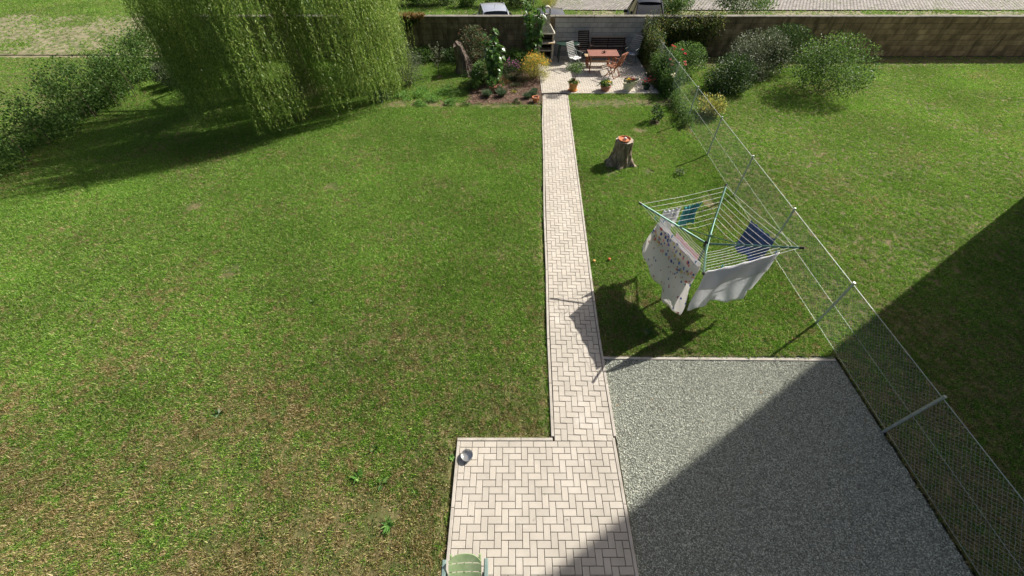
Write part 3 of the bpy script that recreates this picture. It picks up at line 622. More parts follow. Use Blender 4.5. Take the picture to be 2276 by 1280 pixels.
def stump(name, label, x, y, h, r_top, r_bot, rz, roots, m, slant=0, lean=(0, 0), top_m=CUTW, seed=1, sq=1., topjag=0, n=72, nz=26):
    t = thing(name, label, 'stump', (x, y, 0), rz); r = np.random.default_rng(seed); A = np.linspace(0, 2 * pi, n, endpoint=False); V = []; ph = r.random(8) * 6.28
    for i in range(nz + 1):
        s = i / nz; z = -.06 + (h + .06) * s; base = r_top + (r_bot - r_top) * (1 - s)**2.2
        rr = base + 0 * A
        for (ra, rl, rw) in roots: d = np.abs((A - ra + pi) % (2 * pi) - pi); rr = rr + rl * np.exp(-(d / rw)**2) * (1 - s)**4.5
        rr = rr * (1 + (.03 * np.sin(A * 13 + 3 * np.sin(s * 5)) + .03 * np.sin(A * 23 + 4 * np.sin(s * 7 + 1))) + .035 * np.sin(A * 9 + ph[0] + s * 1.5) + .028 * np.sin(A * 17 + ph[1] - s * 2.5) + .02 * np.sin(A * 31 + ph[2] + 4 * s)) + r.normal(size=n) * .008
        zz = z + slant * np.maximum(0, np.cos(A) * rr + .04) * s + topjag * s**3 * np.sin(A * 3 + 1) 
        V.append(np.stack([rr * np.cos(A) + lean[0] * s, rr * np.sin(A) * sq + lean[1] * s, zz], 1))
    V = np.concatenate(V); I = np.arange((nz + 1) * n).reshape(nz + 1, n); J = np.roll(I, -1, 1)
    F = np.stack([I[:-1], J[:-1], J[1:], I[1:]], -1).reshape(-1, 4)
    link('bark', mesh_np('bark', V, F, m, True), t)
    ring = V[-n:]; c = ring.mean(0); mb = MB(); vs = [tuple(c - [0, 0, .012])] + [tuple(c + (p - c) * .93 - np.array([0, 0, .004])) for p in ring] + [tuple(p) for p in ring]
    mb.add(vs, [(0, 1 + i, 1 + (i + 1) % n) for i in range(n)] + [(1 + i, 1 + n + i, 1 + n + (i + 1) % n, 1 + (i + 1) % n) for i in range(n)]); mb.obj('cut_top', top_m, t)
    return t, c
st, c = stump('tree_stump', 'grey bark tree stump with flared roots carrying a terracotta saucer on the lawn', 3.46, 11.42, .80, .255, .36, 0,
      [(-.5, .30, .28), (-1.75, .22, .22), (pi + .35, .34, .32), (pi - .3, .2, .25), (1.2, .2, .3)], BARK, seed=4)
sc = thing('terracotta_saucer', 'round orange terracotta saucer lying on top of the tree stump', 'saucer', (3.44, 11.40, .80))
MB().lathe([(.13, 0), (.165, .005), (.185, .05), (.19, .055), (.178, .055), (.16, .016), (.0001, .014)], 36).obj('dish', TERRA, sc, True)
o = link('pebble', rock('pebble', .052, STONEW, .8, 2)); o.location = (3.455, 11.40, .85); tag(o, 'pale stone lying in the terracotta saucer on the stump', 'stone'); o.data.polygons.foreach_set('use_smooth', [True] * len(o.data.polygons))

stump('dead_trunk', 'tall broken dark brown dead trunk with a sunlit ragged slanting top in the flower bed', -1.98, 19.05, 1.12, .36, .46, 0,
      [(-.3, .35, .4), (-1.4, .2, .3), (pi, .15, .4)], DEADW, slant=-1.7, lean=(-.2, .1), top_m=DEADW, seed=9, sq=.95, topjag=.08)

# ---- tall broad-leaved plants: every leaf its own part
def broad_leaf(L, Wd, cup, seed):
    r = random.Random(seed); prof = [(0, .10), (.12, .62), (.3, .95), (.5, .9), (.72, .55), (.9, .2), (1, .02)]; vs = []; fs = []
    for i, (t_, w) in enumerate(prof):
        z = -L * .5 * t_ * t_ * cup; ww = Wd / 2 * w * (1 + r.uniform(-.1, .1)); vs += [(-ww, L * t_, z + ww * .25 + r.uniform(-.01, .01)), (0, L * t_, z), (ww, L * t_, z + ww * .25 + r.uniform(-.01, .01))]
    for i in range(len(prof) - 1):
        a = i * 3; fs += [(a, a + 1, a + 4, a + 3), (a + 1, a + 2, a + 5, a + 4)]
    return MB().add(vs, fs).mesh('leaf', LEAF_BRIGHT, True)
BL = [broad_leaf(.24, .20, c, i) for i, c in enumerate((.5, .9, 1.3, .7))]
def tall_plant(label, x, y, h, stems, r, nl, seed, flowers=0, name='sunflower_plant'):
    rr = random.Random(seed); t = thing(name, label, 'plant', (x, y, 0)); mb = MB(); tops = []
    for s in range(stems):
        a = rr.uniform(0, 6.28); ox, oy = cos(a) * r * .5, sin(a) * r * .5; hh = h * rr.uniform(.72, 1.0) if s else h
        pts = [(ox * .2, oy * .2, -.03), (ox * .6, oy * .6, hh * .5), (ox, oy, hh)]; mb.tube(pts, [.016, .013, .006], 6); tops.append(pts)
    mb.obj('stems', STEM, t)
    for k in range(nl):
        p = tops[k % stems]; f = rr.uniform(.12, 1) ** .85; q = Vector(p[0]).lerp(Vector(p[1]), f * 2) if f < .5 else Vector(p[1]).lerp(Vector(p[2]), f * 2 - 1)
        a = k * 2.4 + rr.uniform(-.4, .4); o = link('leaf', BL[k % 4], t, q + Vector((cos(a), sin(a), 0)) * .04, (rr.uniform(-1.1, .4), rr.uniform(-.5, .5), a - pi / 2)); sc_ = rr.uniform(.75, 1.5) * (1.1 - .45 * f); o.scale = (sc_,) * 3
    return t
tall_plant('tall leafy sunflower plant with drooping broad leaves behind the brick planters', -.72, 17.75, 2.05, 7, .62, 230, 3)
tall_plant('tallest leafy sunflower plant with broad leaves beside the chimney grill', .96, 20.25, 2.5, 8, .8, 280, 5)
bush('red_tipped_shrub', 'rounded shrub with red-tipped small leaves behind the dead trunk', 'shrub', -1.72, 19.9, .72, 1.45, 5200, .065, .036, LEAF_RED, .15, 12, 26, .2)
bush('aster_plant', 'bushy aster with magenta flowers between the sunflower and the yellow bush', 'plant', -.05, 18.35, .42, .72, 2600, .055, .02, LEAF_DARK, .04, 8, 18, .24, flower=[(PET_P, 60, .036, .7, 'blossoms')])
bush('yellow_flower_bush', 'big round bush with yellow green leaves and yellow flowers at the terrace corner', 'bush', .98, 18.35, .6, .98, 8500, .038, .018, LEAF_YG, .05, 14, 34, .2,
     flower=[(PET_Y, 420, .026, .3, 'yellow_blossoms'), (PET_O, 130, .032, .7, 'orange_blossoms')])
bush('rose_bush', 'small rose bush with pale yellow blooms at the left of the mulch bed', 'rose', -1.74, 17.25, .36, .72, 1300, .06, .04, LEAF_MID, .08, 7, 12, .25, flower=[(PET_W, 7, .055, .7, 'blooms')])
bush('dark_filler_plant', 'dark green leafy plant between the dead trunk and the sunflower', 'plant', -1.22, 18.0, .42, .8, 2400, .075, .045, LEAF_MID, .04, 8, 16, .28)
bush('bed_perennial', 'mid green perennial behind the asters against the brown wall', 'plant', .15, 19.6, .5, .75, 2400, .08, .035, LEAF_MID, .04, 8, 16, .28)
bush('bed_perennial', 'dark leafy perennial left of the dead trunk below the brown wall', 'plant', -2.75, 20.4, .5, .6, 2000, .08, .035, LEAF_DARK, .04, 8, 16, .28)
bush('wall_foot_plant', 'low green plant at the foot of the brown wall near the creeper', 'plant', -4.3, 20.7, .6, .5, 2000, .08, .035, LEAF_MID, .04, 6, 16, .28)
bush('dark_phlox', 'dark reddish low plant between the asters and the yellow bush', 'plant', .45, 18.0, .22, .4, 600, .045, .02, LEAF_RED, .03, 5)
for (x, y, s, lb) in ((-1.0, 16.5, 1., 'round tuft of lavender in front of the left brick planter'), (-.42, 16.55, 1.05, 'round tuft of lavender in front of the right brick planter'),
                  (.86, 16.55, .8, 'grey-green lavender tuft directly behind the small terracotta pot'), (.62, 16.35, .8, 'darker lavender tuft to the left behind the small terracotta pot'), (.93, 16.95, .6, 'sparse lavender tuft by the terrace kerb, farthest back of the lavenders')):
    t = thing('lavender', lb, 'plant', (x, y, 0), 0, 'lavender tufts in the mulch bed'); n = 520; s *= 1.3; a = rng.random(n) * 6.28; l = rng.random(n)**.7 * .95
    d = np.stack([np.cos(a) * l, np.sin(a) * l, 1 + 0 * a], 1); b_ = np.stack([np.cos(a) * l * .06, np.sin(a) * l * .06, .02 + 0 * a], 1) * s
    link('foliage', leaf_mesh('foliage', b_, d, (.17 + .1 * rng.random(n)) * s, .012, LEAF_LAV, .05), t)
for (x, y, r, h, m, lb) in ((-1.85, 15.75, .2, .14, LEAF_MID, 'flat green seedling clump at the left front corner of the mulch bed'), (.2, 15.95, .14, .12, LEAF_DARK, 'low dark green plant near the front edge of the mulch bed'),
                        (.05, 16.95, .1, .09, LEAF_YG, 'pale yellow-green seedling in the middle of the mulch bed'), (-.35, 17.9, .25, .3, LEAF_RUST, 'withered brown plant at the foot of the sunflower'),
                        (.15, 17.4, .3, .16, LEAF_RED, 'sparse brownish ground plant in the middle of the bed'), (-2.3, 16.6, .35, .22, LEAF_MID, 'green weedy clump left of the mulch bed'),
                        (-1.3, 17.6, .25, .25, LEAF_MID, 'leafy clump at the right of the rose bush')):
    bush('low_plant', lb, 'plant', x, y, r, h, int(260 * (r / .15)**1.3), .05, .02, m, .01, 3, 8)

# clinker planters
def pot_plant_soil(t, r, z): MB().lathe([(r, z - .02), (r * .5, z), (.0001, z + .005)], 20).obj('potting_soil', SOIL, t)
for (x, lb) in ((-.83, 'square red brick planter with a big green plant, left of the pair'), (-.545, 'square red brick planter with few leaves, right of the pair')):
    t = thing('brick_planter', lb, 'planter', (x, 17.0, 0), .02, 'pair of brick planters in the bed'); mb = MB()
    for (cx, cy, w, d) in ((0, -.115, .27, .04), (0, .115, .27, .04), (-.115, 0, .04, .19), (.115, 0, .04, .19)): mb.box((cx, cy, .125), (w, d, .25), bev=.008)
    for k in range(7): mb.box((-.115 + k * .038, -.139, .125), (.018, .012, .23), bev=.003)
    mb.obj('planter_box', BRICKP, t); MB().box((0, 0, .1), (.19, .19, .2)).obj('potting_soil', SOIL, t)
    n = 160 if x < -.7 else 40; P, D = clumps((0, 0, .36), (.14, .13, .17), n, 8, .3); link('foliage', leaf_mesh('foliage', P, D + rng.normal(size=D.shape) * .5, .11, .05, LEAF_BRIGHT), t)

def pot(name, label, x, y, r0, r1, h, m, rim=.02, group=None, **k):
    t = thing(name, label, 'flower pot', (x, y, PZ if y > TY0 else 0.03), 0, group)
    MB().lathe([(r0, 0), (r1, h - .05), (r1 + rim, h - .05), (r1 + rim, h), (r1 - .01, h), (r1 - .02, h - .05), (.001, h - .05)], 32, **k).obj('pot_body', m, t, True)
    MB().lathe([(r1 - .015, h - .045), (.001, h - .03)], 20, **k).obj('potting_soil', SOIL, t); return t
# 1 ochre pot with shrub
t = pot('potted_shrub', 'ochre clay pot with a saucer and a leafy shrub where path meets terrace', 2.53, 17.08, .135, .185, .33, OCHRE)
MB().lathe([(.16, -.0), (.2, .035), (.19, .035), (.15, .01), (.001, .01)], 28).obj('saucer', OCHRE, t, True)
P, D = clumps((.03, 0, .86), (.33, .3, .16), 1500, 18, .25); link('foliage', leaf_mesh('foliage', P, D + rng.normal(size=D.shape) + [0, 0, .5], .045, .022, LEAF_MID), t)
P, D = clumps((0, 0, .36), (.19, .18, .06), 350, 10, .3); link('trailing_leaves', leaf_mesh('trailing_leaves', P, D + rng.normal(size=D.shape) * .5, .045, .03, LEAF_BRIGHT), t)
mb = MB()
for k in range(9): a = k * .7; mb.tube([(0, 0, .28), (cos(a) * .07, sin(a) * .07, .5), (cos(a) * .22, sin(a) * .2, .85)], [.009, .007, .003], 5)
mb.obj('stems', TWIG, t)
pts = np.array([(-.08, -.1, .42), (.02, -.12, .45)]); a = np.tile(np.arange(8) * .785, 2); link('blossoms', leaf_mesh('blossoms', np.repeat(pts, 8, 0), np.stack([np.cos(a), np.sin(a), .5 + 0 * a], 1), .035, .03, PET_DR), t)
# 2 reddish pot with yellow flowers
t = pot('potted_primrose', 'low dusty red pot with green leaves and bright yellow flowers on the terrace edge', 3.88, 17.1, .16, .2, .2, TERRAP)
P, D = clumps((0, 0, .25), (.2, .18, .08), 500, 14, .25); link('foliage', leaf_mesh('foliage', P, D + rng.normal(size=D.shape) * .5 + [0, 0, .4], .07, .035, LEAF_MID), t)
P = np.stack([.08 + rng.normal(size=22) * .06, -.03 + rng.normal(size=22) * .05, .34 + rng.normal(size=22) * .015], 1); a = np.tile(np.arange(5) * 1.257, 22); link('blossoms', leaf_mesh('blossoms', np.repeat(P, 5, 0), np.stack([np.cos(a), np.sin(a), .4 + 0 * a], 1), .035, .03, PET_Y), t)
# 3 cream planter, flared to one side
t = thing('slanted_planter', 'cream planter flared out to one side with dark and yellow pansies on the terrace', 'flower pot', (4.80, 17.12, PZ)); n = 36; V = []; prof = [(0, .17), (.03, .165), (.2, .19), (.36, .235)]
mb = MB(); b = 0
for (z, r) in prof + [(.36, .215), (.3, .2)]:
    for k in range(n): a = 2 * pi * k / n; q = min(z, .36) / .36; V.append((r * cos(a) + .11 * q + .1 * q * cos(a), r * .85 * sin(a), z + .09 * q * q * cos(a)))
fs = [(i * n + k, i * n + (k + 1) % n, (i + 1) * n + (k + 1) % n, (i + 1) * n + k) for i in range(5) for k in range(n)] + [tuple(5 * n + k for k in range(n)), tuple(range(n - 1, -1, -1))]
MB().add(V, fs).obj('pot_body', CREAM, t, True)
P, D = clumps((.06, 0, .37), (.22, .17, .06), 420, 14, .25); link('foliage', leaf_mesh('foliage', P, D + rng.normal(size=D.shape) * .6 + [0, 0, .5], .05, .03, LEAF_DARK), t)
P = np.stack([.08 + rng.normal(size=40) * .11, rng.normal(size=40) * .07, .44 + rng.normal(size=40) * .02], 1); a = np.tile(np.arange(5) * 1.257, 40)
link('purple_pansies', leaf_mesh('purple_pansies', np.repeat(P, 5, 0), np.stack([np.cos(a), np.sin(a), .4 + 0 * a], 1), .03, .03, PET_DR), t)
P = np.stack([-.04 + rng.normal(size=12) * .04, -.06 + rng.normal(size=12) * .03, .43 + rng.normal(size=12) * .02], 1); a = np.tile(np.arange(5) * 1.257, 12)
link('yellow_pansies', leaf_mesh('yellow_pansies', np.repeat(P, 5, 0), np.stack([np.cos(a), np.sin(a), .5 + 0 * a], 1), .04, .035, PET_Y), t)
# 4 dark pot with red geranium
t = pot('potted_geranium', 'small dark green pot with dark red flowers at the terrace corner by the fence', 5.62, 17.2, .1, .13, .17, DGREEN, .012)
P, D = clumps((0, 0, .27), (.2, .16, .09), 300, 10, .3); link('foliage', leaf_mesh('foliage', P, D + rng.normal(size=D.shape) * .6, .05, .04, LEAF_DARK), t)
P = np.stack([rng.normal(size=30) * .13, rng.normal(size=30) * .08, .36 + rng.normal(size=30) * .04], 1); a = np.tile(np.arange(5) * 1.257, 30); link('blossoms', leaf_mesh('blossoms', np.repeat(P, 5, 0), np.stack([np.cos(a), np.sin(a), .5 + 0 * a], 1), .04, .035, PET_DR), t)
t = pot('small_pot', 'small terracotta pot of bare soil at the front corner of the mulch bed', .93, 15.98, .09, .12, .2, TERRA)

# apples, bowl
for (x, y, m, lb) in ((1.99, 6.86, APPLE, 'fallen pale apple lying against the path kerb'), (2.37, 6.92, ORANGE_RED, 'fallen orange red apple lying in the grass right of the path')):
    mb = MB(); mb.lathe([(.0001, .005), (.015, 0), (.03, .012), (.036, .034), (.03, .056), (.014, .064), (.003, .058)], 16)
    o = mb.obj('apple', m, None, True); o.location = (x, y, .03); tag(o, lb, 'apple', 'fallen apples beside the path')
    mb = MB(); mb.tube([(0, 0, .055), (.003, 0, .075)], .0015, 5).obj('stalk', TWIG, o)
t = thing('steel_bowl', 'round stainless steel bowl standing on the corner of the paved patio', 'bowl', (-.735, 2.26, PZ))
MB().lathe([(.001, .002), (.075, .0), (.082, .01), (.09, .06), (.093, .072), (.1, .074), (.1, .077), (.089, .076), (.082, .055), (.072, .014), (.001, .010)], 40).obj('bowl', STEEL, t, True)

# ------------------------------------------------------------------ green reclining chair by the house
t = thing('green_garden_chair', 'weathered green plastic garden chair with slatted back at the patio edge', 'chair', (-.575, .16, PZ), pi + .03)
# faces -Y (the house): local +Y is the way it faces
bk0 = Vector((0, -.16, .42)); bk1 = Vector((0, -.66, .78)); u = (bk1 - bk0).normalized(); nrm = u.cross(Vector((1, 0, 0))).normalized()
edges = [(.0, .085), (.1, .187), (.202, .288), (.303, .39), (.405, .492), (.508, .605)]
for i, (a, b) in enumerate(edges):
    w = .40 if i < 5 else .40; mb = MB(); nseg = 10; vs = []
    for s in (0, 1):
        for k in range(nseg + 1):
            x = (k / nseg - .5) * w; bow = -.022 * (1 - (2 * k / nseg - 1)**2)
            hi = b - (.075 * abs(2 * k / nseg - 1)**3.2 if i == 5 else 0)
            for q in (a, hi): vs.append(tuple(bk0 + u * q + Vector((x, 0, 0)) + nrm * (s * .012 + bow)))
    fs = []
    for k in range(nseg):
        A = 2 * k; B = 2 * (nseg + 1) + 2 * k; fs += [(A, A + 2, A + 3, A + 1), (B, B + 1, B + 3, B + 2), (A, B, B + 2, A + 2), (A + 1, A + 3, B + 3, B + 1)]
    e = 2 * nseg; B = 2 * (nseg + 1); fs += [(0, 1, B + 1, B), (e, B + e, B + e + 1, e + 1)]
    mb.add(vs, fs)
    if i < 5:
        for xx in (-.1, 0, .1): p = bk0 + u * (b + .0065) + Vector((xx, 0, 0)) + nrm * (-.010); mb.box(p, (.012, .008, .016), Matrix((Vector((1, 0, 0)), -nrm, u)).transposed())
    mb.obj('back_slat', FADEG, t, True)
for sx in (-1, 1):
    mb = MB(); mb.bar(bk0 + Vector((sx * .185, .0, -.05)) - nrm * .02, bk1 + Vector((sx * .185, 0, -.12)) - nrm * .02, .03, .025, bev=.006); mb.obj('back_rail', FADEG, t)
    mb = MB(); mb.bar((sx * .265, -.62, .645), (sx * .265, .2, .62), .055, .028, bev=.01); mb.obj('armrest', FADET, t)
    MB().bar((sx * .25, .18, .61), (sx * .25, .22, 0), .035, .04, bev=.008).obj('leg', FADET, t)
    MB().bar((sx * .25, -.5, .63), (sx * .25, -.38, 0), .035, .04, bev=.008).obj('leg', FADET, t)
    MB().bar((sx * .225, -.48, .60), (sx * .21, -.16, .44), .02, .02, bev=.004).obj('recline_bracket', FADET, t)
for k in range(6): MB().box((0, -.14 + k * .072, .41 + .004 * k), (.42, .06, .018), bev=.005).obj('seat_slat', FADEG, t)
MB().bar((-.21, -.17, .39), (-.21, .26, .4), .03, .035).bar((.21, -.17, .39), (.21, .26, .4), .03, .035).obj('seat_frame', FADET, t)

# ------------------------------------------------------------------ terrace furniture
def slat_chair(name, label, x, y, face, slatm, framem, wood=False, htop=1.08, w=.44):
    """local +Y is the way it faces"""
    t = thing(name, label, 'chair', (x, y, PZ), atan2(face[1], face[0]) - pi / 2, 'reclining chairs round the wooden table')
    b0 = Vector((0, -.2, .44)); b1 = Vector((0, -.46, htop)); u = (b1 - b0).normalized(); nr = u.cross(Vector((1, 0, 0))).normalized(); L = (b1 - b0).length
    n = 9; sm = MB().box((0, 0, 0), (w, .012, L / n * .74), bev=.003).mesh('back_slat', slatm)
    rot = Matrix((Vector((1, 0, 0)), -nr, u)).transposed().to_euler()
    for k in range(n): link('back_slat', sm, t, b0 + u * (L * (k + .5) / n), rot)
    qm = MB().box((0, 0, 0), (w, .05, .014), bev=.003).mesh('seat_slat', slatm)
    for k in range(6): link('seat_slat', qm, t, (0, -.17 + k * .072, .43 + .003 * k))
    for s in (-1, 1):
        x_ = s * (w / 2 - .02); th = .028 if wood else .02
        MB().bar(b0 + Vector((x_, 0, -.04)) - nr * .016, b1 + Vector((x_, 0, -.02)) - nr * .016, th, th * .8).obj('back_rail', framem, t)
        MB().bar((x_, -.2, .415), (x_, .24, .425), th, th).obj('seat_rail', framem, t)
        xo = s * (w / 2 + .02)
        MB().bar((xo, -.33, .64), (xo, .2, .64), .05 if wood else .04, .022, bev=.006).obj('armrest', slatm if wood else framem, t)
        MB().bar((xo - s * .015, .17, .63), (xo - s * .015, -.26, 0), th, th).obj('leg', framem, t)
        MB().bar((xo, -.27, .63), (xo, .22, 0), th, th).obj('leg', framem, t)
        MB().bar(b0 + Vector((xo - s * .02, 0, 0)) + u * .3, (xo - s * .02, -.2, .63), th * .7, th * .7).obj('back_bracket', framem, t)
    for (yy, zz) in ((-.25, .03), (.2, .03)): MB().bar((-w / 2, yy, zz), (w / 2, yy, zz), .02, .02).obj('cross_bar', framem, t)
    return t
slat_chair('white_slat_chair', 'white slatted reclining chair left of the wooden table', 2.86, 19.6, (.62, -.78), WHITEP, TUBEM, htop=.98)
slat_chair('grey_slat_chair', 'grey slatted reclining chair in the shade right of the wooden table', 5.5, 20.15, (-.6, -.8), GREYP, TUBEM)
slat_chair('wooden_armchair', 'red-brown wooden slatted armchair in front of the table', 4.42, 18.62, (-.72, .69), WOODR, WOODR, True, 1.02, .46)
slat_chair('dark_wooden_chair', 'dark brown wooden chair against the grey wall in the shade', 3.38, 20.62, (.1, -1), WOODD, WOODD, True, 1.12, .52)
# table
t = thing('wooden_table', 'rectangular red-brown slatted wooden table with thin legs on the terrace', 'table', (4.03, 19.35, PZ))
TL, TWd = 1.32, .82
for k in range(9): MB().box((0, -TWd / 2 + (k + .5) * TWd / 9, .70), (TL - .10, TWd / 9 - .008, .02), bev=.003).obj('tabletop_slat', WOODT, t)
for s in (-1, 1): MB().box((s * (TL / 2 - .025), 0, .70), (.05, TWd, .026), bev=.003).obj('end_board', WOODT, t)
for s in (-1, 1):
    MB().box((0, s * (TWd / 2 - .08), .655), (TL - .2, .02, .06), bev=.003).obj('apron', WOODR, t)
    for q in (-1, 1): MB().box((s * (TL / 2 - .1), q * (TWd / 2 - .08), .345), (.045, .045, .69), bev=.004).obj('leg', WOODR, t)
    MB().box((s * (TL / 2 - .1), 0, .2), (.025, TWd - .2, .04), bev=.003).obj('stretcher', WOODR, t)
o = MB().lathe([(.04, 0), (.05, .015), (.035, .03), (.05, .05), (.02, .06), (.012, .1), (.03, .115), (.001, .13)], 14).obj('dark_ornament', BLACKP, None, True); o.location = (4.07, 19.33, .732); tag(o, 'small dark ornament standing in the middle of the wooden table', 'ornament')
mb = MB(); mb.box((.05, 0, .02), (.14, .05, .012), (0, .3, .5)); mb.box((-.05, 0, .02), (.12, .05, .012), (0, -.35, -.4)); o2 = mb.obj('ornament_wings', BLACKP, o); o2.location = (0, 0, .06)
# benches
t = thing('low_bench', 'pale wooden backless bench under the far side of the table', 'bench', (3.95, 19.95, PZ))
for k in range(3): MB().box((0, -.12 + k * .12, .42), (1.25, .1, .025), bev=.004).obj('seat_board', WOODL, t)
for s in (-1, 1):
    for q in (-1, 1): MB().box((s * .5, q * .11, .205), (.05, .05, .41), bev=.004).obj('leg', WOODR, t)
MB().box((0, 0, .17), (1.0, .03, .06), bev=.004).obj('stretcher', WOODL, t)
o = MB().box((0, 0, .01), (.26, .19, .02), bev=.003).obj('magazine', WHITEP, None); o.location = (3.92, 19.9, PZ + .433); o.rotation_euler = (0, 0, .1); tag(o, 'white magazine lying on the pale bench', 'magazine')
t = thing('dark_bench', 'long dark brown slatted bench with back against the grey wall', 'bench', (4.55, 20.85, PZ))
for k in range(5): MB().box((0, -.2 + k * .085, .43), (1.62, .07, .022), bev=.004).obj('seat_slat', WOODD, t)
for k in range(4): MB().box((0, .24 + k * .016, .52 + k * .08), (1.62, .02, .06), (-.2, 0, 0), bev=.004).obj('back_slat', WOODD, t)
for s in (-.78, 0, .78): MB().bar((s, .2, .42), (s, .30, .81), .04, .03).obj('back_post', WOODD, t)
for s in (-.78, .78):
    MB().box((s, -.18, .3), (.05, .05, .6), bev=.004).obj('leg', WOODD, t); MB().box((s, .2, .21), (.05, .05, .42), bev=.004).obj('leg', WOODD, t)
    MB().box((s, .02, .61), (.06, .46, .025), bev=.004).obj('armrest', WOODD, t)
MB().box((0, .315, .825), (1.62, .04, .016), bev=.004).obj('top_rail', WOODL, t)
# oval green table
t = thing('green_table', 'oval dark green plastic garden table between the grill and the white chair', 'table', (2.60, 20.62, PZ))
MB().lathe([(.44, .69), (.47, .7), (.475, .715), (.465, .725), (.001, .728)], 40, sx=1.15, sy=.8).obj('table_top', DGREEN, t, True)
for s in (-1, 1):
    for q in (-1, 1): MB().bar((s * .36, q * .22, .7), (s * .42, q * .27, 0), .05, .05, bev=.01).obj('leg', DGREEN, t)
# grill
t = thing('chimney_grill', 'pale rendered garden grill with a tall chimney and an arched open top', 'grill', (1.58, 20.78, PZ))
gw = .36
for s in (-1, 1): MB().box((s * (gw - .045), 0, .36), (.09, .5, .72), bev=.01).obj('side_wall', GRILLM, t)
MB().box((0, .215, .36), (2 * gw - .18, .07, .72), bev=.01).obj('rear_wall', SOOT, t)
for z in (.06, .42): MB().box((0, -.01, z), (2 * gw - .185, .42, .05), bev=.008).obj('shelf', GRILLM, t)
MB().box((0, -.03, .75), (2 * gw + .08, .62, .06), bev=.015).obj('hearth_slab', GRILLM, t)
for s in (-1, 1): MB().box((s * (gw - .04), .04, .93), (.08, .42, .3), bev=.01).obj('firebox_cheek', GRILLM, t)
MB().box((0, .22, .93), (2 * gw - .162, .06, .3), bev=.005).obj('firebox_rear', SOOT, t)
def frustum(mb, z0, a0, b0, y0, z1, a1, b1, y1, hollow=False):
    vs = [(-a0, y0 - b0, z0), (a0, y0 - b0, z0), (a0, y0 + b0, z0), (-a0, y0 + b0, z0), (-a1, y1 - b1, z1), (a1, y1 - b1, z1), (a1, y1 + b1, z1), (-a1, y1 + b1, z1)]
    mb.add(vs, [(0, 1, 5, 4), (1, 2, 6, 5), (2, 3, 7, 6), (3, 0, 4, 7), (4, 5, 6, 7), (3, 2, 1, 0)])
mb = MB(); frustum(mb, 1.083, gw + .03, .26, .03, 1.12, gw + .03, .26, .03); frustum(mb, 1.122, gw + .0, .24, .04, 1.42, .15, .15, .12); mb.obj('hood', GRILLM, t)
MB().box((0, -.235, 1.02), (2 * gw - .17, .02, .09), bev=.004).obj('hood_lip', SOOT, t)
mb = MB(); mb.box((0, .12, 1.60), (.27, .27, .355), bev=.01); mb.obj('chimney_stack', GRILLM, t)
# arched cap: a ring you can see through
mb = MB(); n = 18; vs = []; fs = []; pro = []
for k in range(n + 1):
    a = pi * k / n; pro.append((cos(a), sin(a)))
pts_o = [(.145, 1.78)] + [(.145 * c_, 1.95 + .15 * s_) for c_, s_ in pro] + [(-.145, 1.78)]
pts_i = [(.095, 1.78)] + [(.095 * c_, 1.94 + .10 * s_) for c_, s_ in pro] + [(-.095, 1.78)]
m_ = len(pts_o)
for yy in (-.01, .25):
    vs += [(x, yy, z) for x, z in pts_o] + [(x, yy, z) for x, z in pts_i]
for k in range(m_ - 1):
    o_, i_ = k, m_ + k; O, I = 2 * m_ + k, 3 * m_ + k
    fs += [(o_, i_, i_ + 1, o_ + 1), (O, O + 1, I + 1, I), (o_, o_ + 1, O + 1, O), (i_, I, I + 1, i_ + 1)]
MB().add(vs, fs).obj('arched_cap', GRILLM, t)
mb = MB()
for k in range(12): mb.bar((-.26 + k * .047, -.2, .89), (-.26 + k * .047, .17, .89), .006, .006, bev=0)
mb.obj('grill_grate', GALV, t)
o = MB().box((0, 0, .02), (.32, .09, .04), (0, 0, .25), bev=.01).obj('pale_stick', WOODL, None); o.location = (1.78, 20.42, .80); tag(o, 'pale wooden board lying on the front of the grill shelf', 'board')

# ------------------------------------------------------------------ fence with climbers
t = thing('wire_fence', 'chain-link wire fence with grey posts along the right side of the garden', 'fence', (FX, 0, 0)); FH = 1.25
pm = MB().tube([(0, 0, -.1), (0, 0, FH + .05)], .024, 10).mesh('post', GALV, True)
for k in range(10): link('post', pm, t, (0, .4 + k * 2.3, 0))
for z in (.06, .65, FH): MB().tube([(0, -1, z), (0, 21.25, z)], .003 if z < 1.2 else .006, 5).obj('tension_wire', GALV, t)
mb = MB(); sp = .075
for k in range(int(22.3 / sp)):
    y = -1 + k * sp
    for s in (-1, 1):
        y2 = y + s * (FH - .06); za, zb = .06, FH
        if y2 < -1 or y2 > 21.2: continue
        d = .0013; a = (.003 * s, y, za); b = (.003 * s, y2, zb); mb.add([(a[0] - d, a[1], a[2]), (a[0] + d, a[1], a[2] + d), (a[0], a[1] + d, a[2]), (b[0] - d, b[1], b[2]), (b[0] + d, b[1], b[2] + d), (b[0], b[1] + d, b[2])], [(0, 1, 4, 3), (1, 2, 5, 4), (2, 0, 3, 5)])
stuff(mb.obj('wire_mesh', GALV, t))
